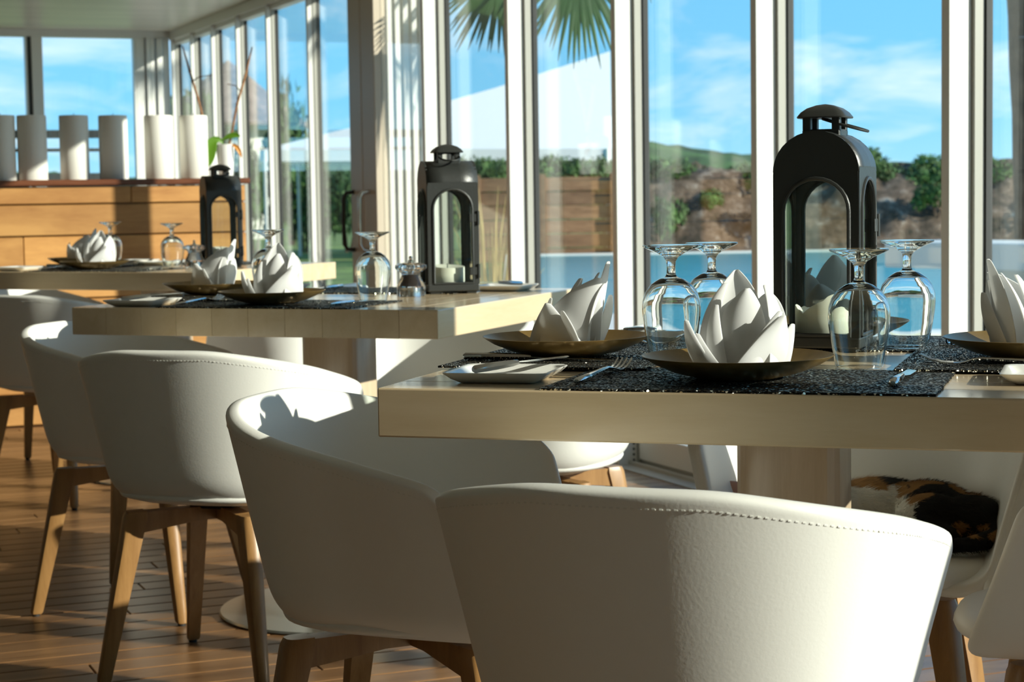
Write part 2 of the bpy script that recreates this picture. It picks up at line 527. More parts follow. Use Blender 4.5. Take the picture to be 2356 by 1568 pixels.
for i, s0 in enumerate(edges):
    if s0 in (5.111, 5.521):
        continue
    wdw = room_empty('window_%d' % win_i); win_i += 1
    tag(wdw, None, kind='structure')
    near = s0 < 6
    w = 0.035 if near else 0.026
    if near: post(wdw, s0, w)
    else: post(wdw, s0, w, 0.030, 0.052, 0.004)
    gx = -0.118 if near else -0.066
    if abs(s0 - 2.339) < 0.01:
        for q in range(5):
            m = MB(); m.lathe([(0.0, -0.0008), (0.0045, -0.0008), (0.0045, 0.0008), (0.0, 0.0008)], 12)
            h_ = m.build('screw_hole', 'black_rubber', wdw); h_.rotation_euler = (PI / 2, 0, 0); h_.location = (-0.058, -s0 + 0.0006, 0.018 + 0.02 * q)
    lo = edges[i - 1] if i else S_BACK
    lo_w = 0.41 if lo == 5.111 else (0.0 if lo == 5.521 else 0.035)
    if lo == 5.521: lo_w = 0.0
    if s0 == 6.201:
        continue
    a, c = lo + lo_w, s0
    m = MB(); m.box(gx, gx + 0.006, -c, -a, 0.10, 2.10); m.build('glass_pane', 'window_glass', wdw)
    m = MB(); m.box(gx - 0.017, gx + 0.043, -c, -a - 0.002, 0.02, 0.112, 0.003, 1); m.build('bottom_rail', 'white_paint', wdw)
    m = MB(); m.box(gx - 0.017, gx + 0.043, -c, -a - 0.002, 2.085, 2.12, 0.003, 1); m.build('top_rail', 'white_paint', wdw)
    m = MB(); m.box(gx - 0.002, gx + 0.012, -c, -a - 0.002, 0.112, 0.12); m.build('glazing_bead', 'gasket', wdw)
# sliding door leaves meeting at the wide stile
door = room_empty('door_1'); tag(door, 'glazed sliding door pair with wide shade-toned stiles and pull handles', kind='structure')
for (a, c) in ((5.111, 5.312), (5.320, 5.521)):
    m = MB(); m.box(-0.075, -0.012, -c, -a, 0.02, 2.11, 0.004, 1); m.build('stile', 'stile_shade_tone', door)
for (a, c) in ((4.386, 5.111), (5.521, 6.201)):
    m = MB(); m.box(-0.056, -0.050, -c, -a, 0.10, 2.08); m.build('glass_pane', 'window_glass', door)
    m = MB(); m.box(-0.10, -0.04, -c, -a, 0.02, 0.11, 0.003, 1); m.build('bottom_rail', 'white_paint', door)
    m = MB(); m.box(-0.10, -0.04, -c, -a, 2.07, 2.115, 0.003, 1); m.build('top_rail', 'white_paint', door)
for sx, mt in ((5.205, 'steel'), (5.47, 'dark_metal')):
    m = MB()
    pts = [(-0.012, -sx, 0.72), (0.03, -sx, 0.725), (0.045, -sx, 0.75), (0.047, -sx, 0.87), (0.045, -sx, 0.985), (0.03, -sx, 1.01), (-0.012, -sx, 1.015)]
    m.tube(pts, 0.011, 10); m.build('pull_handle', mt, door)
# folded leaves stacked outside the door glass
for j in range(5):
    m = MB(); sx = 5.00 + j * 0.125
    m.box(-0.30, -0.215, -sx - 0.045, -sx, 0.02, 2.10, 0.004, 1); m.build('folded_leaf', 'white_paint', door)

# far wall with two windows
wl = empty('wall_left', tuple(wp(S_END, 0)), ROOM_RZ); tag(wl, 'white framed window wall at the far end of the room', kind='structure')
# local: x = into room along the wall, y = -s
b = MB(); b.box(0, N_FAR, -0.09, 0.0, 2.13, CEIL); b.build('header', 'white_paint', wl)
b = MB(); b.box(1.9, N_FAR, -0.09, 0.0, 0, 2.13); b.build('panel', 'plaster', wl)
for k, (x0, x1) in enumerate(((0.0, 0.045), (0.053, 0.095), (0.103, 0.137), (0.143, 0.17), (0.176, 0.242))):
    b = MB(); b.box(x0, x1, -0.10 - 0.0 * k, -0.0 + 0.018 * (k % 2), 0.0, 2.13, 0.004, 1)
    b.build('folded_leaf', 'white_paint', wl)
def far_window(n, x0, x1):
    w = empty('window_%d' % n, tuple(wp(S_END, 0)), ROOM_RZ); tag(w, None, kind='structure')
    m = MB(); m.box(x0, x0 + 0.012, -0.07, -0.0, 0, 2.13); m.build('jamb', 'white_paint', w)
    m = MB(); m.box(x1, x1 + 0.075, -0.07, 0.0, 0, 2.13, 0.002, 1); m.build('mullion', 'white_paint', w)
    m = MB(); m.box(x1 + 0.075, x1 + 0.105, -0.09, -0.01, 0, 2.13); m.build('sash', 'dark_metal', w)
    m = MB(); m.box(x0 + 0.012, x1, -0.045, -0.039, 0.1, 2.13); m.build('glass_pane', 'window_glass', w)
    m = MB(); m.box(x0 + 0.012, x1, -0.07, -0.0, 0.0, 0.1); m.build('bottom_rail', 'white_paint', w)
far_window(win_i, 0.242, 0.885); far_window(win_i + 1, 0.99, 1.80)
# dark balustrade beyond the far wall
bal = empty('balustrade', tuple(wp(S_END + 0.9, 0)), ROOM_RZ); tag(bal, 'dark metal balustrade with planter trough outside the far windows', 'railing')
b = MB(); b.box(0.22, 4.0, -0.03, 0.03, 1.46, 1.52, 0.004, 1); b.build('top_rail', 'dark_metal', bal)
b = MB(); b.box(0.22, 4.0, -0.015, 0.015, 1.36, 1.385); b.build('mid_rail', 'dark_metal', bal)
for x in (0.25, 1.15, 2.05, 2.95, 3.85):
    b = MB(); b.box(x - 0.03, x + 0.03, -0.03, 0.03, -0.3, 1.47, 0.003, 1); b.build('baluster', 'dark_metal', bal)
b = MB(); b.box(0.22, 4.0, -0.12, 0.05, 0.2, 1.20, 0.006, 1); b.build('trough', 'dark_metal', bal)

# ------------------------------------------------------------------ wooden bench-height partition with candles
BN = (math.cos(WA), math.sin(WA))
part = empty('planked_partition', (-2.226, 8.328, 0), WA)
tag(part, 'waist high partition of honey brown horizontal planks under the row of candles', 'partition')
b = MB(); b.box(-2.0, 1.10, 0.03, 0.36, 0.0, 1.05); b.build('core', 'cap_wood', part)
b = MB(); b.box(-2.0, 1.12, -0.02, 0.38, 1.058, 1.084, 0.004, 1); b.build('cap', 'cap_wood', part)
zs = [1.057, 0.977, 0.838, 0.699, 0.560, 0.421, 0.282, 0.143, 0.005]
cuts = [[0.579], [-0.8], [0.1, -1.1], [-0.4], [0.75], [-0.9], [0.3], [-0.2]]
for r in range(8):
    xs = [-2.0] + sorted(cuts[r]) + [1.10]
    for a, c in zip(xs, xs[1:]):
        b = MB(); b.box(a + 0.0012 - (a + c) / 2, c - 0.0012 - (a + c) / 2, -0.0, 0.03, zs[r + 1] + 0.003, zs[r] - 0.003, 0.003, 1)
        o = b.build('plank', 'bench_wood', part); o.location = ((a + c) / 2, 0, 0)
clabels = ['leftmost white pillar candle on the partition, cut by the photo edge', 'second tall candle from the left on the partition, half shaded at its top',
           'third tall candle from the left, a shadow across its upper left corner', 'fourth tall candle from the left, before the second far window',
           'brightly lit tall candle in front of the white folded wall leaves', 'shaded grey looking candle at the right end of the row']
cproto = None
for (t, _), lab in zip([(0.037, 0), (0.174, 0), (0.359, 0), (0.534, 0), (0.741, 0), (0.902, 0)], clabels):
    if cproto is None:
        cd = empty('pillar_candle')
        m = MB(); m.lathe([(0.0, 0.0), (0.062, 0.0), (0.0645, 0.003), (0.0645, 0.284), (0.062, 0.288), (0.054, 0.2885), (0.045, 0.286), (0.0, 0.284)], 48)
        m.build('wax_body', 'tall_candle_wax', cd)
        m = MB(); m.tube([(0, 0, 0.28), (0.001, 0, 0.293), (0.003, 0.001, 0.299)], 0.0015, 6); m.build('wick', 'black_rubber', cd)
        cproto = cd; c = cd
    else:
        c = copy_tree(cproto)
    p = Vector((-2.226, 8.328, 0)) + Vector((BN[0], BN[1], 0)) * t + WD * 0.145
    c.location = (p.x, p.y, 1.084)
    tag(c, lab, 'candle', 'tall pillar candles on the partition')

# ------------------------------------------------------------------ tables
S = 0.8927
TH = 0.0611
TABLES = {1: (-0.1682513, 2.35082751, 0.30618449), 2: (-0.98732855, 4.27527753, 0.3640047), 3: (-1.82546033, 6.60688904, 0.41792654)}
def tp(k, u, v, z=0.75):
    x, y, a = TABLES[k]
    return Vector((x + u * math.cos(a) + v * math.sin(a), y - u * math.sin(a) + v * math.cos(a), z))
def make_table(k, label, along):
    x, y, a = TABLES[k]
    c = tp(k, S / 2, S / 2, 0)
    t = empty('pedestal_table', c, -a)
    tag(t, label, 'table', 'pale maple pedestal tables')
    n = 10
    w = S / n
    for i in range(n):
        m = MB(); m.box(-S / 2, S / 2, -w / 2 + 0.00015, w / 2 - 0.00015, 0.75 - TH, 0.75, 0.0022 if i in (0, n - 1) else 0.0008, 2)
        o = m.build('stave', 'maple', t, angle=0.5)
        if along == 'u':
            o.location = (0, -S / 2 + w * (i + 0.5), 0)
        else:
            o.location = (-S / 2 + w * (i + 0.5), 0, 0); o.rotation_euler = (0, 0, PI / 2)
    m = MB(); m.box(-0.0725, 0.0725, -0.0725, 0.0725, 0.02, 0.75 - TH, 0.028, 4)
    o = m.build('column', 'maple_column', t)
    m = MB(); m.lathe([(0.0, 0.0), (0.296, 0.0), (0.300, 0.004), (0.298, 0.009), (0.2, 0.014), (0.085, 0.021), (0.0, 0.022)], 72)
    m.build('base_disc', 'brushed_steel', t)
wood('maple_column', (0.50, 0.37, 0.235), (0.64, 0.51, 0.36), rough=0.3, scale=2.2, stretch=(14, 14, 1.2), rnd=0.05, bump=0.03, coat=0.2)
make_table(1, 'pale maple table in the right foreground, nearest to the viewer', 'u')
make_table(2, 'pale maple table in the middle with end grain staves along its front edge', 'v')
make_table(3, 'farthest pale maple table at the left, before the planked partition', 'u')

# ------------------------------------------------------------------ chairs
def chair_path():
    a, bq, y0, tip, n = 0.262, 0.222, -0.025, 0.145, 2.4
    pts = []
    na = 7
    for i in range(na):
        t = i / na
        pts.append((-a - 0.006 * math.sin(PI * t), lerp(tip, y0, t)))
    nb = 26
    for i in range(nb + 1):
        ph = PI * i / nb
        cx = -math.cos(ph); sy = math.sin(ph)
        pts.append((a * math.copysign(abs(cx) ** (2 / n), cx), y0 - bq * abs(sy) ** (2 / n)))
    for i in range(1, na + 1):
        t = 1 - i / na
        pts.append((a + 0.006 * math.sin(PI * t), lerp(tip, y0, t)))
    return [Vector((p[0], p[1], 0)) for p in pts]
PATH = chair_path()
def path_frames():
    L_ = [0.0]
    for p, q in zip(PATH, PATH[1:]):
        L_.append(L_[-1] + (q - p).length)
    tot = L_[-1]
    out = []
    for i, p in enumerate(PATH):
        t = (PATH[min(i + 1, len(PATH) - 1)] - PATH[max(i - 1, 0)]).normalized()
        nin = Vector((-t.y, t.x, 0))          # inward
        q = abs(L_[i] / tot - 0.5) * 2
        out.append((p, nin, q, L_[i]))
    return out
FR = path_frames()
def rim_z(q):
    z = 0.692
    f = max(0.0, (q - 0.16) / 0.84)
    z -= 0.098 * (f ** 1.25)
    if q > 0.93:
        g = (q - 0.93) / 0.07
        z -= 0.022 * (1 - math.sqrt(max(0, 1 - g * g)))
    return z
def wall_off(z, zt):
    # inward offset of the shell wall at height z
    if z >= 0.45:
        return 0.052 * (zt - z) / (zt - 0.45)
    keys = [(0.45, 0.052), (0.42, 0.060), (0.40, 0.072), (0.385, 0.092), (0.376, 0.125), (0.374, 0.165)]
    for (z0, o0), (z1, o1) in zip(keys, keys[1:]):
        if z >= z1:
            return lerp(o0, o1, (z0 - z) / (z0 - z1))
    return keys[-1][1]
def make_chair(name='tub_chair'):
    root = empty(name)
    m = MB()
    cols = []
    for p, nin, q, l in FR:
        zt = rim_z(q)
        col = []
        for z in (zt, zt - 0.012, zt - 0.05, lerp(zt, 0.45, 0.5), 0.45, 0.42, 0.40, 0.385, 0.376, 0.374):
            pp = p + nin * (wall_off(z, zt) * (1 - 0.22 * q * q))
            fwd_ = 0.075 * max(0, (q - 0.7) / 0.3) * min(1, (zt - z) / 0.19)
            col.append((pp.x, pp.y + fwd_, z))
        col.append((col[-1][0] * 0.3, col[-1][1] * 0.5, 0.374))
        cols.append(col)
    m.grid(cols)
    sh = m.build('shell', 'white_leather', root, angle=None)
    so_ = sh.modifiers.new('thick', 'SOLIDIFY'); so_.thickness = 0.024; so_.offset = 0
    subsurf(sh, 2)
    # stitched seam along the rim, outside
    m = MB()
    total = FR[-1][3]
    nst = 150
    j = 0
    for i in range(nst):
        d = total * (0.02 + 0.96 * i / (nst - 1))
        while j < len(FR) - 2 and FR[j + 1][3] < d:
            j += 1
        t = (d - FR[j][3]) / (FR[j + 1][3] - FR[j][3])
        p = FR[j][0].lerp(FR[j + 1][0], t); nin = FR[j][1].lerp(FR[j + 1][1], t).normalized(); q = lerp(FR[j][2], FR[j + 1][2], t)
        zt = rim_z(q)
        z = zt - 0.019
        c = p + nin * (wall_off(z, zt) * (1 - 0.22 * q * q) - 0.0118)
        tx = (FR[j + 1][0] - FR[j][0]).normalized()
        tx = (tx + Vector((0, 0, (rim_z(FR[j + 1][2]) - rim_z(FR[j][2])) / (FR[j + 1][3] - FR[j][3])))).normalized()
        mt = Matrix.Translation((c.x, c.y, z)) @ tx.to_track_quat('X', 'Z').to_matrix().to_4x4()
        m.box(-0.0018, 0.0018, -0.0008, 0.0008, -0.0007, 0.0007, mtx=mt)
    st = m.build('stitching', 'white_thread', sh, smooth=False); st['kind'] = 'stuff'
    # seat cushion
    m = MB()
    rows = []
    n = 44
    for (sc_, z) in ((0.0, 0.376), (0.80, 0.376), (0.93, 0.3765), (0.985, 0.380), (1.0, 0.387), (0.98, 0.395), (0.90, 0.402), (0.6, 0.407), (0.0, 0.408)):
        r = []
        for k in range(n):
            a = 2 * PI * k / n
            c, s_ = math.cos(a), math.sin(a)
            ex = 2 / 2.6
            x = 0.208 * math.copysign(abs(c) ** ex, c); y = 0.205 * math.copysign(abs(s_) ** ex, s_)
            if y > 0:
                y *= 1.06
            r.append((x * max(sc_, 0.001), 0.022 + y * max(sc_, 0.001), z))
        rows.append(r)
    m.loft(rows)
    m.build('seat_cushion', 'white_leather', root, angle=None)
    # legs and crossed frame
    for sx, sy in ((-1, -1), (1, -1), (1, 1), (-1, 1)):
        top = Vector((0.128 * sx, 0.136 * sy + 0.0, 0.352)); bot = Vector((0.180 * sx, 0.196 * sy + 0.0, 0.006))
        d = Vector((sx, sy, 0)).normalized(); s_ = Vector((-d.y, d.x, 0))
        m = MB()
        rows = []
        for t in (0.0, 0.03, 0.3, 0.65, 0.985, 1.0):
            c = top.lerp(bot, t)
            w = lerp(0.021, 0.0125, t) * (0.85 if t in (0.0, 1.0) else 1); h = lerp(0.024, 0.0135, t) * (0.85 if t in (0.0, 1.0) else 1)
            r = []
            for (x, y) in ((-1, -0.95), (1, -0.95), (1, 0.35), (0.82, 0.75), (0.45, 0.96), (-0.45, 0.96), (-0.82, 0.75), (-1, 0.35)):
                r.append(c + s_ * (x * w) + d * (y * h))
            rows.append(r)
        m.loft(rows)
        lg = m.build('leg', 'leg_wood', root, angle=0.6)
        m = MB(); m.lathe([(0.0, 0.0), (0.009, 0.0), (0.009, 0.008), (0.0, 0.008)], 10, (bot.x, bot.y, 0)); m.build('foot_glide', 'black_rubber', lg)
    m = MB()
    for sx in (-1, 1):
        a = Vector((0.128 * sx, 0.136, 0)); b2 = Vector((-0.128 * sx, -0.136, 0))
        d = (a - b2).normalized(); s_ = Vector((-d.y, d.x, 0))
        rows = []
        for t in (0.03, 0.35, 0.5, 0.65, 0.97):
            c = a.lerp(b2, t)
            zz0 = 0.308 if t in (0.03, 0.97) else 0.322
            rows.append([c + s_ * 0.017 + Vector((0, 0, zz0)), c - s_ * 0.017 + Vector((0, 0, zz0)), c - s_ * 0.017 + Vector((0, 0, 0.350)), c + s_ * 0.017 + Vector((0, 0, 0.350))])
        m.loft(rows)
    m.build('cross_frame', 'leg_wood', root, angle=0.4)
    m = MB(); m.box(-0.05, 0.05, -0.05, 0.05, 0.346, 0.368, 0.002, 1); m.build('mount_plate', 'black_rubber', root)
    return root
CH = [  # x, y, facing angle (direction of the chair front, from +Y towards +X), label
    (0.195, 2.12, 22, 'largest white tub chair, its back filling the lower right foreground'),
    (-0.150, 2.81, 107, 'white tub chair pulled up to the left end of the nearest table'),
    (0.578, 3.09, 197, 'white tub chair on the window side with the calico cat on its seat'),
    (0.848, 2.59, 287, 'white tub chair cut off at the lower right corner, only seat and arm showing'),
    (-0.615, 3.97, 18, 'white tub chair with sunlit right half backing on to us at the middle table'),
    (-0.905, 4.61, 109, 'white tub chair at the left end of the middle table, sun patch inside its rim'),
    (0.06, 4.34, 289, 'white tub chair at the right end of the middle table, seen under the near tabletop'),
    (-0.225, 5.01, 201, 'white tub chair on the window side of the middle table, behind its column'),
    (-1.50, 6.33, 24, 'white tub chair at the left edge before the farthest table, its back towards us'),
    (-1.76, 7.06, 112, 'shaded white tub chair at the left end of the farthest table'),
    (-0.79, 6.62, 293, 'white tub chair at the right end of the farthest table, behind the middle table'),
]
ch0 = None
CHAIRS = []
for x, y, ang, lab in CH:
    if ch0 is None:
        ch0 = make_chair(); c = ch0
    else:
        c = copy_tree(ch0)
    c.location = (x, y, 0); c.rotation_euler = (0, 0, -math.radians(ang))
    tag(c, lab, 'chair', 'white tub chairs around the tables')
    CHAIRS.append(c)

# ------------------------------------------------------------------ table ware prototypes
def lathe_obj(name, prof, mat, parent=None, n=48, angle=0.7):
    m = MB(); m.lathe(prof, n)
    return m.build(name, mat, parent, angle=angle)
def make_plate():
    m = MB()
    m.lathe([(0.0, 0.0), (0.048, 0.0), (0.052, 0.001), (0.08, 0.008), (0.105, 0.0185), (0.1195, 0.0275), (0.1203, 0.0287), (0.119, 0.029),
             (0.104, 0.0205), (0.08, 0.0105), (0.05, 0.0045), (0.0, 0.004)], 72)
    return m.build('dinner_plate', 'bronze')
def make_glass():
    m = MB()
    prof = [(0.0303, 0.0), (0.0308, 0.0002), (0.0311, 0.0006), (0.03125, 0.0012), (0.0315, 0.0026), (0.0320, 0.006), (0.0340, 0.018), (0.0375, 0.038), (0.0402, 0.056), (0.0410, 0.068), (0.0400, 0.080), (0.0362, 0.092), (0.0290, 0.102), (0.0185, 0.1095),
            (0.0090, 0.1130), (0.0072, 0.1150), (0.0062, 0.119), (0.0060, 0.128), (0.0068, 0.135), (0.0105, 0.1405), (0.0200, 0.1465), (0.0320, 0.1515), (0.0385, 0.1545), (0.0391, 0.1556), (0.0392, 0.1562), (0.0388, 0.1570), (0.0380, 0.15735), (0.0370, 0.1574), (0.0250, 0.1573), (0.0, 0.1566),
            ]
    inner = [(0.0, 0.1075), (0.0100, 0.1070), (0.0190, 0.1045), (0.0278, 0.0985), (0.0348, 0.0895), (0.0386, 0.0790), (0.0396, 0.0680), (0.0388, 0.0565), (0.0362, 0.0380), (0.0327, 0.0180), (0.0307, 0.006), (0.0302, 0.0026), (0.02995, 0.0012), (0.0298, 0.0006), (0.0299, 0.0002)]
    n = 56
    rows = [[(max(r, 1e-5) * math.cos(2 * PI * k / n), max(r, 1e-5) * math.sin(2 * PI * k / n), z) for k in range(n)] for r, z in prof]
    m.grid(rows, close_u=True)
    rows = [[(max(r, 1e-5) * math.cos(2 * PI * k / n), max(r, 1e-5) * math.sin(2 * PI * k / n), z) for k in range(n)] for r, z in inner + [(0.0303, 0.0)]]
    m.grid(rows, close_u=True)
    bmesh.ops.remove_doubles(m.bm, verts=m.bm.verts, dist=3e-5)
    # one mesh, normals out of the glass body
    return m.build('wine_glass', 'crystal', angle=None)
def petal(m, bl, br, tip, ml, mr, bulge, nu=8, nv=12, tipw=0.10):
    bl, br, tip, ml, mr, bulge = map(Vector, (bl, br, tip, ml, mr, bulge))
    def bez(a, b2, c, t):
        return a * (1 - t) ** 2 + b2 * (2 * t * (1 - t)) + c * t * t
    rows = []
    tl = tip + (ml - mr).normalized() * 0.0025; tr = tip - (ml - mr).normalized() * 0.0025
    for i in range(nv + 1):
        v = i / nv
        a = bez(bl, ml, tl, v); c = bez(br, mr, tr, v)
        r = []
        for j in range(nu + 1):
            u = j / nu
            r.append(a.lerp(c, u) + bulge * (4 * u * (1 - u)) * (0.35 + 0.65 * math.sin(PI * min(1, 0.2 + 0.8 * v))))
        rows.append(r)
    m.grid(rows)
def make_napkin(var=0):
    rnd = random.Random(11 + var)
    def j(p, a=0.003):
        return tuple(c + rnd.uniform(-a, a) * (1 if i < 2 else 0.6) for i, c in enumerate(p)) if var else p
    m = MB()
    # tall back leaf, cupped towards the diner
    petal(m, (-0.040, 0.020, 0), (0.022, 0.034, 0), j((-0.012, 0.056, 0.128)), j((-0.066, 0.022, 0.072)), j((0.040, 0.052, 0.088)), (0, 0.014, 0))
    # its folded left border
    petal(m, (-0.044, 0.006, 0), (-0.020, 0.004, 0), j((-0.022, 0.044, 0.112)), j((-0.064, 0.006, 0.064)), j((-0.034, 0.008, 0.060)), (-0.002, -0.004, 0))
    # middle leaf, convex
    petal(m, (-0.022, -0.004, 0), (0.034, 0.006, 0), j((0.008, 0.026, 0.106)), j((-0.044, 0.000, 0.066)), j((0.044, 0.010, 0.076)), (0.0, -0.014, 0))
    petal(m, (-0.030, -0.012, 0), (-0.006, -0.020, 0), j((-0.028, 0.010, 0.086)), j((-0.046, -0.010, 0.050)), j((-0.018, -0.016, 0.052)), (-0.002, -0.005, 0))
    # right back leaf, rounder
    petal(m, (0.044, -0.028, 0), (0.034, 0.058, 0), j((0.022, 0.060, 0.108)), j((0.048, -0.030, 0.078)), j((0.058, 0.072, 0.060)), (0.010, 0, 0))
    petal(m, (0.006, 0.040, 0), (0.050, 0.040, 0), j((0.030, 0.062, 0.098)), j((-0.004, 0.050, 0.088)), j((0.066, 0.050, 0.076)), (0, 0.008, 0))
    # left small leaf
    petal(m, (-0.052, 0.012, 0), (-0.008, -0.050, 0), j((-0.060, -0.014, 0.068)), j((-0.064, 0.004, 0.036)), j((-0.036, -0.044, 0.030)), (-0.010, -0.008, 0))
    petal(m, (-0.040, -0.028, 0), (0.004, -0.056, 0), j((-0.046, -0.020, 0.052)), j((-0.050, -0.026, 0.026)), j((-0.020, -0.046, 0.020)), (-0.006, -0.006, 0))
    # right wrap with the diagonal fold
    petal(m, (-0.004, -0.060, 0), (0.052, 0.052, 0), j((0.058, -0.008, 0.074)), j((0.022, -0.044, 0.040)), j((0.064, 0.030, 0.034)), (0.012, -0.010, 0))
    petal(m, (0.002, -0.054, 0), (0.030, -0.030, 0), j((0.055, -0.004, 0.079)), j((0.022, -0.036, 0.044)), j((0.046, -0.018, 0.036)), (0.004, -0.004, 0))
    # small tip behind the wrap
    petal(m, (0.030, 0.000, 0), (0.056, 0.040, 0), j((0.067, 0.014, 0.062)), j((0.046, 0.006, 0.036)), j((0.066, 0.036, 0.030)), (0.004, 0, 0))
    # back wrap closing the cone
    petal(m, (0.050, 0.046, 0), (-0.044, 0.026, 0), j((0.010, 0.066, 0.084)), j((0.050, 0.062, 0.050)), j((-0.052, 0.046, 0.050)), (0, 0.014, 0))
    o = m.build('folded_napkin', 'linen', angle=None)
    s_ = o.modifiers.new('thick', 'SOLIDIFY'); s_.thickness = 0.0022; s_.offset = 0
    subsurf(o, 1)
    return o
def strip_loft(m, secs):
    """secs: (y, z, half width, half thickness)"""
    rows = []
    for y, z, w, h in secs:
        r = []
        for (cx, cz) in ((-1, 0), (-0.7, -0.75), (0, -1), (0.7, -0.75), (1, 0), (0.7, 0.75), (0, 1), (-0.7, 0.75)):
            r.append((cx * w, y, z + cz * h))
        rows.append(r)
    m.loft(rows)
def make_fork():
    f = empty('dinner_fork')
    m = MB()
    strip_loft(m, [(0.0, 0.004, 0.003, 0.002), (0.003, 0.0042, 0.005, 0.0034), (0.05, 0.006, 0.0052, 0.0034), (0.10, 0.0085, 0.0040, 0.0026), (0.125, 0.0095, 0.0030, 0.0022), (0.138, 0.008, 0.005, 0.0016), (0.146, 0.0055, 0.009, 0.0013), (0.155, 0.004, 0.0112, 0.0011), (0.163, 0.004, 0.0112, 0.0010)])
    m.build('handle', 'steel', f)
    for k in range(4):
        m = MB(); x = -0.0093 + k * 0.0062
        rows = []
        for y, z, w in ((0.161, 0.004, 0.0017), (0.175, 0.0048, 0.0016), (0.19, 0.0085, 0.0014), (0.203, 0.015, 0.0009)):
            rows.append([(x - w, y, z - 0.0009), (x + w, y, z - 0.0009), (x + w, y, z + 0.0009), (x - w, y, z + 0.0009)])
        m.loft(rows); m.build('tine', 'steel', f)
    return f
def make_knife(ln=0.215):
    kf = empty('dinner_knife')
    m = MB(); h = ln * 0.46
    strip_loft(m, [(0.0, 0.0055, 0.003, 0.003), (0.003, 0.0055, 0.0058, 0.0052), (h * 0.5, 0.0055, 0.0062, 0.0054), (h * 0.9, 0.0055, 0.0046, 0.0042), (h, 0.0055, 0.0038, 0.0032)])
    m.build('handle', 'steel', kf)
    m = MB()
    rows = []
    for t, w0, w1, z in ((0, -0.0036, 0.0036, 0.0055), (0.12, -0.0042, 0.0085, 0.005), (0.6, -0.0046, 0.0090, 0.0035), (0.88, -0.0046, 0.0078, 0.0025), (1.0, -0.0035, 0.0005, 0.002)):
        y = h + (ln - h) * t
        rows.append([(w0, y, z - 0.0008), (w1, y, z - 0.0003), (w1, y, z + 0.0003), (w0, y, z + 0.0008)])
    m.loft(rows); m.build('blade', 'steel', kf)
    return kf
def make_bread_plate():
    m = MB()
    def sq(hw, z, r, n=6):
        out = []
        for cx, cy, a0 in ((1, 1, 0), (-1, 1, PI / 2), (-1, -1, PI), (1, -1, 1.5 * PI)):
            for k in range(n + 1):
                a = a0 + PI / 2 * k / n
                out.append((cx * (hw - r) + r * math.cos(a), cy * (hw - r) + r * math.sin(a), z))
        return out
    m.loft([sq(0.045, 0.0, 0.006), sq(0.050, 0.0005, 0.008), sq(0.060, 0.006, 0.011), sq(0.0675, 0.0125, 0.013), sq(0.0682, 0.0138, 0.013), sq(0.0672, 0.0145, 0.013), sq(0.0625, 0.0125, 0.012), sq(0.055, 0.0068, 0.010), sq(0.050, 0.005, 0.009), sq(0.0, 0.0048, 0.0)])
    bmesh.ops.remove_doubles(m.bm, verts=m.bm.verts, dist=1e-5)
    return m.build('bread_plate', 'porcelain', angle=1.0)
def make_mat():
    m = MB()
    nx, ny = 40, 26
    rnd = random.Random(5)
    top, bot = [], []
    for j in range(ny + 1):
        r = []
        for i in range(nx + 1):
            x = -0.235 + 0.47 * i / nx; y = -0.145 + 0.29 * j / ny
            if i in (0, nx): x += rnd.uniform(-0.0009, 0.0009)
            if j in (0, ny): y += rnd.uniform(-0.0007, 0.0007)
            r.append((x, y))
        top.append(r)
    m.grid([[(x, y, 0.0026 + rnd.uniform(-0.0003, 0.0003)) for x, y in r] for r in top])
    m.grid([[(x, y, 0.0) for x, y in r] for r in top])
    def ring(z):
        o = [top[0][i] for i in range(nx)] + [top[j][nx] for j in range(ny)] + [top[ny][i] for i in range(nx, 0, -1)] + [top[j][0] for j in range(ny, 0, -1)]
        return [(x, y, z) for x, y in o]
    m.grid([ring(0.0), ring(0.0026)], close_u=True)
    bmesh.ops.remove_doubles(m.bm, verts=m.bm.verts, dist=0.0004)
    return m.build('placemat', 'woven_mat', smooth=False)
P_PLATE, P_GLASS, P_FORK, P_KNIFE, P_BREAD, P_MAT = make_plate(), make_glass(), make_fork(), make_knife(), make_bread_plate(), make_mat()
P_NAP = [make_napkin(0), make_napkin(1), make_napkin(2)]
P_BUTTER = make_knife(0.15); P_BUTTER.name = 'butter_knife'
USED = set()
def inst(proto, loc, rz=0.0, tilt=None):
    if proto.name in USED:
        o = copy_tree(proto)
    else:
        USED.add(proto.name); o = proto
    o.location = loc
    o.rotation_euler = (tilt[0], tilt[1], rz) if tilt else (0, 0, rz)
    return o
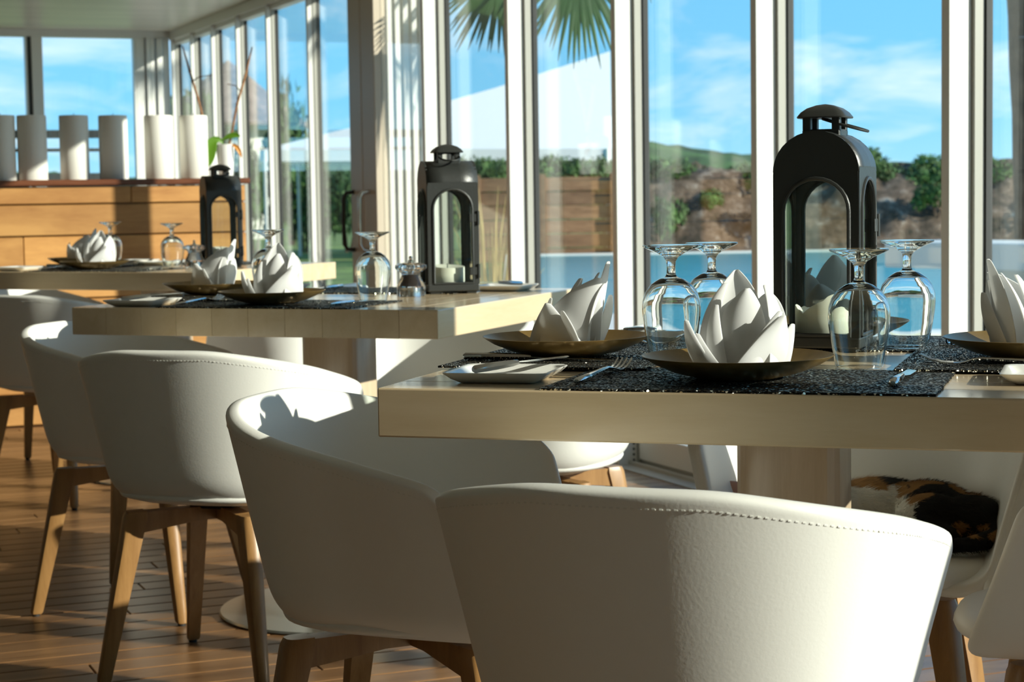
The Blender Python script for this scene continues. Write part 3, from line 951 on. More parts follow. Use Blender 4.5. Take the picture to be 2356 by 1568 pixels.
# seat frames: x to the diner's right, y away from the diner
def seat(k, side):
    a = TABLES[k][2]
    if side == 'front':
        return lambda x, y, z=0.75: tp(k, S / 2 + x, y, z), -a
    if side == 'left':
        return lambda x, y, z=0.75: tp(k, y, S / 2 - x, z), -a - PI / 2
    if side == 'right':
        return lambda x, y, z=0.75: tp(k, S - y, S / 2 + x, z), -a + PI / 2
    return lambda x, y, z=0.75: tp(k, S / 2 - x, S - y, z), -a + PI
TNAME = {1: 'nearest', 2: 'middle', 3: 'farthest'}
SIDE = {'front': 'front', 'left': 'left', 'right': 'right', 'far': 'window side'}
def setting(k, side, plate=(-0.025, 0.166), glass=(0.10, 0.351), fork=(-0.200, 0.05, 0), knife=(0.177, 0.06, 0), bread=(-0.315, 0.125, 0), butter=True, mat=(0, 0.15), nap=0, nap_rot=0.0, show=('mat', 'plate', 'nap', 'glass', 'fork', 'knife', 'bread'), mz=0.75):
    f, rz = seat(k, side)
    T_, D_ = TNAME[k], SIDE[side]
    top = mz + 0.0029
    def at_(p, z):
        return f(p[0], p[1], z)
    if 'mat' in show:
        o = inst(P_MAT, at_(mat, mz + 0.0002), rz); tag(o, 'glittering black woven placemat at the %s seat of the %s table' % (D_, T_), 'placemat', 'black woven placemats')
    if 'plate' in show:
        o = inst(P_PLATE, at_(plate, top), rz); tag(o, 'dark bronze dinner plate at the %s seat of the %s table' % (D_, T_), 'plate', 'bronze dinner plates')
    if 'nap' in show:
        o = inst(P_NAP[nap], at_(plate, top + 0.0052), rz + nap_rot); tag(o, 'white napkin folded into a standing lily on the %s plate of the %s table' % (D_, T_), 'napkin', 'folded white napkins')
    if 'glass' in show:
        on = (abs(glass[0] - mat[0]) < 0.235 and abs(glass[1] - mat[1]) < 0.145)
        o = inst(P_GLASS, at_(glass, top if on else mz + 0.0004), rz); tag(o, 'upturned stemmed wine glass belonging to the %s seat of the %s table' % (D_, T_), 'glass', 'upturned wine glasses')
    if 'fork' in show:
        o = inst(P_FORK, at_(fork, top), rz + fork[2]); tag(o, 'polished dinner fork at the %s seat of the %s table' % (D_, T_), 'fork', 'dinner forks')
    if 'knife' in show:
        o = inst(P_KNIFE, at_(knife, top), rz + knife[2]); tag(o, 'polished dinner knife at the %s seat of the %s table' % (D_, T_), 'knife', 'dinner knives')
    if 'bread' in show:
        o = inst(P_BREAD, at_(bread, 0.7502), rz + bread[2]); tag(o, 'square white bread plate left of the %s seat of the %s table' % (D_, T_), 'plate', 'square bread plates')
        if butter:
            p = at_(bread, 0.7502)
            d = Vector((math.cos(rz + 0.9), math.sin(rz + 0.9), 0))
            o = inst(P_BUTTER, p + Vector((0, 0, 0.0105)) - d * 0.05, rz + 0.9 - PI / 2, (0.075, 0)); tag(o, 'small butter knife resting on the %s bread plate of the %s table' % (D_, T_), 'knife', 'butter knives')
# nearest table
setting(1, 'front', plate=(-0.026, 0.166), glass=(0.1015, 0.351), fork=(-0.205, 0.055, -0.05), knife=(0.177, 0.065, 0.0), bread=(-0.318, 0.125, 0.05), mat=(-0.003, 0.149))
setting(1, 'left', plate=(0.021, 0.124), glass=(0.046, 0.283), fork=(-0.16, 0.05, 0), knife=(0.115, 0.0, 0.02), bread=(-0.30, 0.16, 0), mat=(-0.03, 0.139), nap=1, mz=0.753)
setting(1, 'right', plate=(0.02, 0.125), glass=(0.208, 0.313), fork=(-0.105, 0.06, 0.05), knife=(0.19, 0.05, 0), bread=(-0.245, 0.085, 0), butter=False, mat=(0.065, 0.147), nap=2, mz=0.753)
setting(1, 'far', plate=(0.0, 0.068), glass=(0.152, 0.266), fork=(-0.2, 0.05, 0), knife=(0.18, 0.05, 0), bread=(-0.31, 0.11, 0), butter=False, mat=(0.02, 0.149), nap=0)
# middle table
setting(2, 'front', plate=(-0.020, 0.150), glass=(0.160, 0.300), fork=(-0.20, 0.04, 0.0), knife=(0.172, 0.05, -0.1), bread=(-0.32, 0.095, 0), mat=(0.0, 0.149), nap=1)
setting(2, 'left', plate=(0.0, 0.105), glass=(0.035, 0.281), knife=(0.16, 0.02, 0), fork=(-0.19, 0.04, 0), bread=(-0.31, 0.12, 0), mat=(0.0, 0.149), nap=2, mz=0.753, butter=False)
setting(2, 'far', fork=(-0.10, 0.05, 0), show=('mat', 'fork', 'knife', 'bread'), bread=(-0.30, 0.12, 0), mz=0.75)
# farthest table
setting(3, 'front', plate=(-0.104, 0.170), glass=(0.128, 0.302), knife=(0.14, 0.10, -0.5), fork=(-0.25, 0.05, 0), bread=(-0.37, 0.10, 0), mat=(-0.05, 0.149), nap=0, butter=False)
setting(3, 'left', plate=(0.04, 0.110), glass=(0.078, 0.268), bread=(-0.30, 0.11, 0), mat=(0.0, 0.149), nap=1, mz=0.753, butter=False)
setting(3, 'far', show=('mat', 'knife', 'bread'), bread=(0.12, 0.30, 0), mat=(0, 0.149), knife=(0.18, 0.05, 0), butter=False)

# ------------------------------------------------------------------ mills
def make_mill():
    r = empty('pepper_mill')
    m = MB()
    prof = [(0.0, 0.0), (0.033, 0.0), (0.034, 0.003), (0.034, 0.020), (0.0325, 0.028), (0.026, 0.040), (0.0225, 0.050), (0.024, 0.057), (0.031, 0.062), (0.0355, 0.067), (0.0345, 0.074), (0.026, 0.078), (0.012, 0.080), (0.0, 0.080)]
    n = 48
    rows = []
    for rr, z in prof:
        lob = 1.0
        row = []
        for k in range(n):
            a = 2 * PI * k / n
            sc_ = 1 + (0.07 * math.cos(8 * a) if 0.060 < z < 0.079 and rr > 0.02 else 0)
            row.append((max(rr, 1e-5) * sc_ * math.cos(a), max(rr, 1e-5) * sc_ * math.sin(a), z))
        rows.append(row)
    m.grid(rows, close_u=True); bmesh.ops.remove_doubles(m.bm, verts=m.bm.verts, dist=2e-5)
    m.build('clear_body', 'acrylic', r, angle=None)
    m = MB(); m.lathe([(0.0, 0.0015), (0.020, 0.0015), (0.020, 0.020), (0.0, 0.020)], 28); m.build('grinder', 'steel', r)
    m = MB(); m.lathe([(0.0, 0.0225), (0.017, 0.0225), (0.014, 0.036), (0.012, 0.046), (0.011, 0.053), (0.0, 0.054)], 28); m.build('peppercorns', 'peppercorn', r)
    m = MB(); m.lathe([(0.0, 0.0545), (0.004, 0.0545), (0.004, 0.079), (0.0065, 0.081), (0.0065, 0.084), (0.003, 0.087), (0.0045, 0.091), (0.003, 0.095), (0.0, 0.096)], 16); m.build('spindle_knob', 'steel', r)
    return r
ml = make_mill(); p = tp(2, 0.612, 0.50, 0.7502); ml.location = p
tag(ml, 'clear acrylic pepper mill beside the lantern on the middle table', 'mill', 'clear pepper mills')
ml2 = copy_tree(ml); ml2.location = (-1.113, 6.72, 0.7502)
ml2.name = 'salt_mill'
for ch_ in ml2.children:
    if ch_.name.startswith('peppercorns'):
        ch_.name = 'salt'; ch_.data = ch_.data.copy(); ch_.data.materials[0] = MATS['porcelain']
tag(ml2, 'clear acrylic salt mill with white filling on the farthest table', 'mill', 'clear pepper mills')

# ------------------------------------------------------------------ lanterns
def arch_outline(hw, z0, spring, n=14):
    pts = [(-hw, z0), (-hw, lerp(z0, spring, 0.5)), (-hw, spring)]
    for k in range(1, n):
        a = PI - PI * k / n
        pts.append((hw * math.cos(a), spring + hw * math.sin(a)))
    pts += [(hw, spring), (hw, lerp(z0, spring, 0.5)), (hw, z0)]
    return pts
def panel_mesh(m, outer, inner, t):
    """flat ring panel between two outlines of equal length, x/z plane, thickness t in y"""
    n = len(outer)
    def ringv(o, y):
        return [(x, y, z) for x, z in o]
    o0, i0, i1, o1 = ringv(outer, 0), ringv(inner, 0), ringv(inner, t), ringv(outer, t)
    m.grid([o0, i0, i1, o1], close_u=True, close_v=True)
def make_lantern():
    r = empty('lantern')
    HW, ZB, ZS = 0.0622, 0.022, 0.268
    inner = arch_outline(0.0480, 0.026, 0.208)
    n = len(inner)
    # tombstone outline matched point by point
    tomb = [(-HW, 0.008), (-HW, 0.13), (-HW, 0.235)]
    k2 = n - 6
    for k in range(1, k2 + 1):
        f = k / (k2 + 1)
        a = PI * (1 - f)
        x = HW * math.cos(a); z = 0.268 + HW * math.sin(a) * 0.93
        if f < 0.12 or f > 0.88:
            z = min(z, 0.29)
        tomb.append((x, z))
    tomb += [(HW, 0.235), (HW, 0.13), (HW, 0.008)]
    rect = [(-HW, 0.008), (-HW, 0.13), (-HW, 0.235)]
    for k in range(1, k2 + 1):
        f = k / (k2 + 1)
        if f < 0.2: rect.append((-HW, 0.235 + (0.272 - 0.235) * f / 0.2))
        elif f > 0.8: rect.append((HW, 0.235 + (0.272 - 0.235) * (1 - f) / 0.2))
        else: rect.append((lerp(-HW, HW, (f - 0.2) / 0.6), 0.272))
    rect += [(HW, 0.235), (HW, 0.13), (HW, 0.008)]
    def framed(name, outl, rz, hinge=False):
        m = MB(); panel_mesh(m, outl, inner, 0.005)
        # rolled bead round the opening
        pts = [(x, -0.0005, z) for x, z in inner]
        m.tube(pts + [pts[0]], 0.0032, 8, cap=False)
        o = m.build(name, 'black_iron', r, angle=0.6)
        mt = Matrix.Rotation(rz, 4, 'Z') @ Matrix.Translation((0, -HW - 0.001, 0))
        o.matrix_local = mt
        if hinge:
            for hz in (0.055, 0.185):
                h = MB(); h.box(0.040, 0.060, -0.003, 0.0, hz - 0.010, hz + 0.010, 0.001, 1); h.tube([(0.0615, -0.002, hz - 0.017), (0.0615, -0.002, hz + 0.017)], 0.0036, 10)
                h.build('hinge', 'black_iron', o)
        m = MB(); m.grid([[(x * 1.04, 0.0055, z if z < 0.03 else z + 0.0015) for x, z in inner], [(x * 1.04, 0.0075, z if z < 0.03 else z + 0.0015) for x, z in inner]], close_u=True)
        vs = list(m.bm.verts); h_ = len(vs) // 2
        m.bm.faces.new(vs[:h_]); m.bm.faces.new(list(reversed(vs[h_:])))
        g = m.build('glass_pane', 'lantern_glass', o, smooth=False)
    framed('arched_panel', tomb, 0); framed('arched_panel', tomb, PI)
    framed('side_panel', rect, -PI / 2); framed('door', rect, PI / 2, True)
    # barrel roof
    m = MB()
    rows = []
    for k in range(25):
        a = PI * k / 24
        x, z = -HW * math.cos(a) * 1.015, 0.266 + HW * math.sin(a) * 0.955
        rows.append([(x, -HW - 0.001, z), (x, -0.02, z + 0.0005), (x, 0.02, z + 0.0005), (x, HW + 0.001, z)])
    m.grid(rows)
    rf = m.build('roof', 'black_iron', r, angle=None)
    s_ = rf.modifiers.new('t', 'SOLIDIFY'); s_.thickness = 0.002
    m = MB(); m.box(-0.064, 0.064, -0.064, 0.064, 0.006, 0.024, 0.003, 2); m.build('base', 'black_iron', r)
    for sx in (-1, 1):
        for sy in (-1, 1):
            m = MB(); m.box(sx * 0.045 - 0.013, sx * 0.045 + 0.013, sy * 0.045 - 0.013, sy * 0.045 + 0.013, 0, 0.008, 0.002, 1); m.build('foot', 'black_iron', r)
    m = MB(); m.box(-0.028, 0.028, -0.028, 0.028, 0.312, 0.329, 0.002, 1)
    m.build('collar', 'black_iron', r)
    for sx in (-1, 1):
        for sy in (-1, 1):
            m = MB(); m.box(sx * 0.0215 - 0.006, sx * 0.0215 + 0.006, sy * 0.0215 - 0.006, sy * 0.0215 + 0.006, 0.327, 0.350, 0.001, 1); m.build('vent_post', 'black_iron', r)
    m = MB()
    rows = []
    for (w, z) in ((0.030, 0.3462), (0.0365, 0.3455), (0.0372, 0.3475), (0.032, 0.3545), (0.024, 0.3605), (0.012, 0.365), (0.001, 0.3668)):
        r_ = []
        for k in range(32):
            a = 2 * PI * k / 32 + PI / 4
            c, s2 = math.cos(a), math.sin(a)
            e = 2 / 6.0
            r_.append((w * math.copysign(abs(c) ** e, c), w * math.copysign(abs(s2) ** e, s2), z))
        rows.append(r_)
    m.loft(rows); m.build('cap', 'black_iron', r, angle=0.5)
    m = MB()
    pts = []
    for k in range(25):
        a = 2 * PI * k / 24
        pts.append((0.030 + 0.033 * math.cos(a), 0.026 * math.sin(a), 0.335 - 0.010 * math.cos(a)))
    m.tube(pts, 0.0022, 8, cap=False); m.build('ring_handle', 'black_iron', r)
    return r
def make_lantern_candle(seed, jag):
    rnd = random.Random(seed)
    m = MB()
    n = 40
    rows = []
    ztop = []
    for k in range(n):
        a = 2 * PI * k / n
        z = 0.040 + (0.010 * math.sin(2 * a + seed) + 0.010 * math.sin(3 * a + 1) + rnd.uniform(-0.004, 0.004) if jag else 0.0035 * math.sin(a + seed))
        ztop.append(z)
    for r_, zz in ((0.040, 0.0), (0.042, 0.002), (0.042, 0.02)):
        rows.append([(r_ * math.cos(2 * PI * k / n), r_ * math.sin(2 * PI * k / n), zz) for k in range(n)])
    rows.append([(0.042 * math.cos(2 * PI * k / n), 0.042 * math.sin(2 * PI * k / n), ztop[k]) for k in range(n)])
    rows.append([(0.037 * math.cos(2 * PI * k / n), 0.037 * math.sin(2 * PI * k / n), ztop[k] - (0.003 if jag else 0.0)) for k in range(n)])
    rows.append([(0.024 * math.cos(2 * PI * k / n), 0.024 * math.sin(2 * PI * k / n), 0.020 if jag else 0.035) for k in range(n)])
    m.loft(rows)
    c = empty('lantern_candle')
    m.build('wax_body', 'wax', c, angle=0.8)
    m = MB(); m.tube([(0, 0, 0.018 if jag else 0.033), (0.001, 0, 0.034 if jag else 0.043), (0.003, 0, 0.038 if jag else 0.046)], 0.0012, 6); m.build('wick', 'black_rubber', c)
    return c
lan = make_lantern()
LAN = [((0.466, 2.824), -math.radians(22), 'large black iron lantern on the nearest table, its flat arched face towards us'),
       ((-0.152, 4.665), -math.radians(22) - PI / 2 + math.radians(35), 'black iron lantern on the middle table, hinged door facing us'),
       ((-1.028, 6.80), -math.radians(22) - PI / 2 + math.radians(42), 'smallest looking black lantern, on the farthest table at the partition')]
for i, (p, rz, lab) in enumerate(LAN):
    l_ = lan if i == 0 else copy_tree(lan)
    l_.location = (p[0], p[1], 0.7502); l_.rotation_euler = (0, 0, rz)
    l_.scale = (1, 1, 0.985)
    tag(l_, lab, 'lantern', 'black arched lanterns')
    c = make_lantern_candle(i, i == 0)
    c.location = (p[0] - 0.003, p[1], 0.7752); c.rotation_euler = (0, 0, 0.6 + i)
    tag(c, ['burnt down jagged ivory candle inside the lantern on the nearest table', 'squat ivory candle inside the lantern on the middle table', 'squat ivory candle inside the lantern on the farthest table'][i], 'candle', 'candles inside the lanterns')

# ------------------------------------------------------------------ orchids at the end of the partition
def orchid(loc, label, stalk, twig, leaves, pot=True):
    r = empty('potted_orchid', loc); tag(r, label, 'plant', 'bare stemmed orchids')
    m = MB(); m.lathe([(0.0, 0.0), (0.030, 0.0), (0.033, 0.004), (0.043, 0.15), (0.045, 0.156), (0.0415, 0.156), (0.040, 0.14), (0.0, 0.138)], 32); m.build('pot', 'ceramic', r)
    m = MB(); m.tube(stalk, [0.0055] * (len(stalk) - 1) + [0.003], 8)
    for q in stalk[1:-1]:
        m.lathe([(0.0, -0.006), (0.0075, -0.002), (0.0075, 0.002), (0.0, 0.006)], 8, q)
    m.build('stem', 'twig', r)
    m = MB(); m.tube(twig, [0.003, 0.0025, 0.002, 0.003], 6); m.build('side_twig', 'twig_dark', r)
    for (pts, w, mt) in leaves:
        m = MB(); rows = []
        nl = len(pts)
        for i, p in enumerate(pts):
            t = i / (nl - 1)
            hw = w * (0.10 + 0.90 * math.sin(PI * min(1, 0.94 * t ** 1.35)) ** 0.75) * (0.25 if t >= 1 else 1)
            p = Vector(p); d = (Vector(pts[min(i + 1, nl - 1)]) - Vector(pts[max(i - 1, 0)])).normalized()
            sd_ = d.cross(Vector((0.25, -1, 0.1))).normalized()
            nrm = sd_.cross(d)
            rows.append([p - sd_ * hw, p - sd_ * hw * 0.5 - nrm * 0.004, p - nrm * 0.006, p + sd_ * hw * 0.5 - nrm * 0.004, p + sd_ * hw])
        m.grid(rows)
        o = m.build('leaf', mt, r, angle=None)
        s_ = o.modifiers.new('t', 'SOLIDIFY'); s_.thickness = 0.003
        subsurf(o, 1)
    return r
orchid((-1.309, 8.845, 1.084), 'white potted orchid with two green leaves and a bare slanting stem',
       [(0.01, 0, 0.12), (0.03, 0.0, 0.20), (0.06, 0.0, 0.34), (0.10, 0.01, 0.47), (0.135, 0.01, 0.60)],
       [(0.075, 0, 0.40), (0.055, 0.0, 0.425), (0.025, 0.0, 0.43), (0.018, 0, 0.432)],
       [([(0.0, -0.02, 0.155), (-0.022, -0.03, 0.185), (-0.048, -0.04, 0.175), (-0.062, -0.045, 0.145), (-0.072, -0.045, 0.105), (-0.082, -0.045, 0.07), (-0.088, -0.045, 0.045)], 0.034, 'leaf'),
        ([(-0.02, -0.01, 0.16), (0.0, -0.02, 0.185), (0.03, -0.02, 0.195), (0.06, -0.02, 0.20), (0.075, -0.02, 0.19)], 0.016, 'leaf'),
        ([(0.02, -0.02, 0.155), (0.05, -0.03, 0.155), (0.07, -0.03, 0.125), (0.08, -0.03, 0.09)], 0.014, 'yellow_leaf')])
orchid((-1.40, 8.97, 1.084), 'second orchid, hidden pot behind the shaded candle, leafless stem leaning left',
       [(-0.01, 0, 0.12), (-0.02, 0.0, 0.25), (-0.05, 0.0, 0.38), (-0.085, 0.01, 0.50), (-0.115, 0.01, 0.62)],
       [(-0.072, 0, 0.455), (-0.04, 0.0, 0.475), (0.0, 0.0, 0.48), (0.02, 0, 0.482)], [])

# ------------------------------------------------------------------ sleeping calico cat
CATP = Vector((0.583, 3.105, 0.404))
def make_cat():
    bm = bmesh.new()
    def ell(c, r, rz=0.0):
        c = (c[0] + 0.02 * min(1, max(0, (c[0] + 0.12) / 0.1)) - 0.022 * min(1, max(0, (-0.115 - c[0]) / 0.03)), c[1], c[2] * 1.12)
        mt = Matrix.Translation(c) @ Matrix.Rotation(rz, 4, 'Z') @ Matrix.Diagonal((r[0], r[1], r[2], 1))
        bmesh.ops.create_icosphere(bm, subdivisions=3, radius=1, matrix=mt)
    def limb(pts, r0_, r1_):
        for i in range(13):
            t = i / 12
            k = min(int(t * (len(pts) - 1)), len(pts) - 2)
            f = t * (len(pts) - 1) - k
            p = Vector(pts[k]).lerp(Vector(pts[k + 1]), f)
            r = lerp(r0_, r1_, t)
            ell(p, (r, r, r * 0.95))
    ell((-0.065, 0.095, 0.042), (0.078, 0.062, 0.048), -0.2)
    ell((0.015, 0.095, 0.043), (0.090, 0.066, 0.049), -0.25)
    ell((0.09, 0.060, 0.043), (0.080, 0.074, 0.046), -0.6)
    ell((0.145, 0.000, 0.036), (0.058, 0.066, 0.040), -0.5)
    ell((0.080, -0.005, 0.038), (0.060, 0.046, 0.042), -0.35)      # thigh
    limb([(0.05, -0.03, 0.026), (0.095, -0.075, 0.020), (0.04, -0.085, 0.014)], 0.026, 0.014)   # hind leg folded
    ell((0.022, -0.083, 0.012), (0.024, 0.015, 0.012), 0.1)
    limb([(0.170, -0.045, 0.026), (0.165, -0.095, 0.022), (0.115, -0.125, 0.018), (0.045, -0.125, 0.015)], 0.021, 0.011)  # tail
    ell((-0.125, 0.065, 0.045), (0.046, 0.044, 0.040))
    ell((-0.160, 0.030, 0.046), (0.042, 0.038, 0.036))             # head
    ell((-0.185, 0.002, 0.036), (0.018, 0.016, 0.014))             # muzzle
    limb([(-0.085, 0.045, 0.022), (-0.10, -0.005, 0.018), (-0.145, -0.025, 0.012)], 0.023, 0.013)
    limb([(-0.045, 0.045, 0.022), (-0.055, -0.010, 0.016), (-0.10, -0.040, 0.012)], 0.023, 0.013)
    me = bpy.data.meshes.new('tmp'); bm.to_mesh(me); bm.free()
    o = bpy.data.objects.new('tmp', me); COL.objects.link(o)
    r = o.modifiers.new('r', 'REMESH'); r.mode = 'VOXEL'; r.voxel_size = 0.0045
    sm = o.modifiers.new('s', 'SMOOTH'); sm.factor = 0.5; sm.iterations = 6
    dg = bpy.context.evaluated_depsgraph_get(); dg.update()
    me2 = bpy.data.meshes.new_from_object(o.evaluated_get(dg))
    bpy.data.objects.remove(o)
    me2.name = 'cat'
    WHITE, BLACK, ORANGE = (0.72, 0.68, 0.58), (0.012, 0.011, 0.010), (0.33, 0.17, 0.055)
    def coat(p):
        n1 = noise.noise(p * 28) * 0.014
        x, y, z = p.x + n1, p.y + noise.noise(p * 30 + Vector((5, 0, 0))) * 0.012, p.z + noise.noise(p * 26 + Vector((0, 9, 0))) * 0.010
        if x < -0.12:                                     # head and neck
            if z > 0.070 and x > -0.175: return ORANGE if y > 0.04 else BLACK
            return WHITE
        if x < 0.035 and z > 0.080: return ORANGE
        if x < 0.082 and z > 0.086: return BLACK
        bz = 0.074 + (x - 0.065) * 0.30
        if 0.055 < x < 0.135 and bz < z < bz + 0.020: return ORANGE
        if 0.138 < x < 0.19 and z > 0.088 - (x - 0.14) * 0.75 and y > 0.0: return ORANGE
        if ((x - 0.134) / 0.016) ** 2 + ((z - 0.036) / 0.011) ** 2 < 1: return ORANGE
        if ((x - 0.183) / 0.020) ** 2 + ((z - 0.028) / 0.009) ** 2 < 1: return ORANGE
        if ((x - 0.122) / 0.060) ** 2 + ((z - 0.056) / 0.036) ** 2 < 1: return BLACK
        if x > 0.115 or (x > 0.06 and y < -0.10): return BLACK
        return WHITE
    def paint(m):
        at = m.color_attributes.new('coat', 'FLOAT_COLOR', 'POINT')
        for i, v in enumerate(m.vertices):
            c = coat(v.co); at.data[i].color = (c[0], c[1], c[2], 1)
    paint(me2)
    me2.materials.clear(); me2.materials.append(MATS['fur'])
    for p in me2.polygons: p.use_smooth = True
    root = bpy.data.objects.new('cat', me2); COL.objects.link(root)
    root.location = CATP
    tag(root, 'calico cat curled asleep on the seat of the window side chair, one ear showing', 'cat')
    # fur: short blades lying back along the body
    rnd = random.Random(3)
    vs, fs, cols = [], [], []
    polys = list(me2.polygons)
    areas = [p.area for p in polys]
    for p in rnd.choices(polys, weights=areas, k=26000):
        c = p.center + Vector((rnd.uniform(-1, 1), rnd.uniform(-1, 1), rnd.uniform(-1, 1))) * 0.002
        n = p.normal
        back = Vector((1.0, -0.25, -0.25)) if c.x < 0.07 else Vector((0.55, -0.85, -0.2))
        back = back + Vector((rnd.uniform(-0.45, 0.45), rnd.uniform(-0.45, 0.45), rnd.uniform(-0.45, 0.45)))
        d = back - n * back.dot(n)
        if d.length < 1e-3: continue
        d = (d.normalized() + n * rnd.uniform(0.18, 0.5)).normalized()
        sd_ = d.cross(n).normalized()
        ln = rnd.uniform(0.007, 0.015) * (0.45 if c.x < -0.125 else 1)
        w = 0.0005
        k = len(vs)
        vs += [c - sd_ * w, c + sd_ * w, c + d * ln]
        fs.append((k, k + 1, k + 2))
        col = coat(p.center)
        f = rnd.uniform(0.75, 1.15)
        cols += [tuple(min(1, x * f) for x in col)] * 3
    fm = bpy.data.meshes.new('fur'); fm.from_pydata(vs, [], fs)
    at = fm.color_attributes.new('coat', 'FLOAT_COLOR', 'POINT')
    for i, c in enumerate(cols): at.data[i].color = (c[0], c[1], c[2], 1)
    fm.materials.append(MATS['fur'])
    fo = link('fur', fm, root); fo['kind'] = 'stuff'
    # ears
    for base, tip, w in (((-0.200, 0.036, 0.078), (-0.232, 0.026, 0.104), 0.018), ((-0.168, 0.050, 0.082), (-0.172, 0.058, 0.114), 0.017)):
        base, tip = Vector(base), Vector(tip)
        ax = (tip - base).normalized(); sd_ = ax.cross(Vector((-0.15, -1, 0.1))).normalized(); nr = sd_.cross(ax)
        m = MB(); rows = []
        for t in (0.0, 0.35, 0.7, 0.92, 1.0):
            c = base.lerp(tip, t); hw = w * (1 - t ** 1.6) + 0.0006
            rows.append([c + sd_ * (hw * a) + nr * (0.010 * (1 - a * a) * (1 - t) ) for a in (-1, -0.6, 0, 0.6, 1)])
        m.grid(rows)
        e = m.build('ear', 'pink_skin', root, angle=None)
        s_ = e.modifiers.new('t', 'SOLIDIFY'); s_.thickness = 0.0022
    m = MB(); m.lathe([(0.0, -0.004), (0.004, -0.002), (0.004, 0.002), (0.0, 0.004)], 10, (-0.222, -0.010, 0.044)); m.build('nose', 'pink_skin', root)
    for dx, dy in ((-0.217, 0.012), (-0.196, -0.002)):
        m = MB(); m.tube([(dx - 0.007, dy + 0.003, 0.056), (dx, dy - 0.002, 0.053), (dx + 0.007, dy - 0.003, 0.055)], 0.0013, 6); m.build('closed_eye', 'black_rubber', root)
make_cat()

# ------------------------------------------------------------------ outdoors
g = empty('ground'); tag(g, 'lawn and sandy ground outside', kind='structure')
m = MB(); m.grid([[(-300, 6, -0.35), (300, -120, -0.35)], [(-300, 420, -0.35), (300, 420, -0.35)]]); m.build('lawn', 'lawn', g, smooth=False)
ter = room_empty('terrace'); tag(ter, 'sunlit bleached boards of the terrace outside the glass', kind='structure')
m = MB(); m.box(-4.2, -0.195, -14, 9, -0.3, -0.07); m.build('base', 'pale_stone', ter)
m = MB(); m.box(-0.055, 0.055, -11.0, 7.0, -0.065, -0.045, 0.002, 1); proto = m.build('plank', 'pale_stone', ter)
x = -0.27; k = 0
while x > -4.15:
    o = proto if k == 0 else proto.copy()
    if k: COL.objects.link(o)
    o.location = (x, 0, 0); x -= 0.118; k += 1
pool = empty('swimming_pool', (0.3, 15, -0.15)); tag(pool, 'turquoise swimming pool beyond the terrace', 'pool')
m = MB(); m.box(0, 9.0, 0, 20.5, -0.18, 0.0); m.build('water', 'pool_water', pool)
m = MB()
for (a, b2, c, d) in ((-0.4, 0, -0.4, 20.9), (9.0, 9.4, -0.4, 20.9), (0, 9.0, -0.4, 0), (0, 9.0, 20.5, 20.9)):
    m.box(a, b2, c, d, -0.19, 0.03, 0.01, 1)
m.build('coping', 'pale_stone', pool)
bench = empty('stone_counter', (2.42, 12.0, -0.3), -0.95); tag(bench, 'pale rendered outdoor counter slab at the right beyond the glass', 'counter')
m = MB(); m.box(0, 6.0, -0.1, 0.5, 0.80, 0.96, 0.01, 2); m.build('slab', 'pale_stone', bench)
m = MB(); m.box(0.5, 5.6, 0.1, 0.4, 0.0, 0.80, 0.01, 1); m.build('plinth', 'pale_stone', bench)

# rock bank behind the pool
def bank(name, x0, x1, y0, y1, h, label):
    m = MB(); nx, ny = 110, 22
    rows = []
    for j in range(ny + 1):
        t = j / ny
        r = []
        for i in range(nx + 1):
            x = lerp(x0, x1, i / nx)
            p = Vector((x * 0.9, t * 3.1, 3.3))
            hz = h * (min(1, t * 1.7) ** 0.7) * (0.9 + 0.25 * noise.noise(p * 0.7))
            r.append((x, lerp(y0, y1, t) + noise.noise(p * 1.7) * 0.35, -0.3 + hz + noise.noise(p * 2.6) * 0.20 * (1 if t > 0.02 else 0) + abs(noise.noise(p * 5)) * 0.12))
        rows.append(r)
    m.grid(rows)
    o = m.build(name, 'rock', None, angle=None); tag(o, label, 'rocks', kind='stuff')
bank('rock_bank', 2.2, 22, 36.5, 39.5, 1.75, 'brown rocky bank along the far side of the pool')

# timber retaining wall
tw = empty('timber_wall', (-0.75, 36.6, -0.3)); tag(tw, 'brown timber retaining wall of thick boards across the pool', 'wall')
for r in range(6):
    for (a, c) in (((0.0, 1.35), (1.35, 2.85)) if r % 2 else ((0.0, 0.8), (0.8, 2.85))):
        m = MB(); m.box(-(c - a) / 2 + 0.006, (c - a) / 2 - 0.006, -0.03 * (r % 2), 0.12, 0.006, 0.264, 0.008, 1)
        o = m.build('board', 'outdoor_wood', tw); o.location = ((a + c) / 2, 0, r * 0.27)
for x in (0.1, 1.35, 2.75):
    m = MB(); m.box(x - 0.09, x + 0.09, -0.12, -0.02, 0, 1.68, 0.01, 1); m.build('post', 'outdoor_wood', tw)

# balustrade on the far terrace
fb = empty('terrace_rail', (0.5, 46, 0.95)); tag(fb, 'thin pale rail with dark posts beyond the timber wall', 'railing')
m = MB(); m.box(0, 2.6, -0.03, 0.03, 1.10, 1.17, 0.005, 1); m.build('rail', 'white_paint', fb)
for x in (0.05, 0.9, 1.75, 2.55):
    m = MB(); m.box(x - 0.02, x + 0.02, -0.02, 0.02, -1.3, 1.1); m.build('post', 'dark_metal', fb)

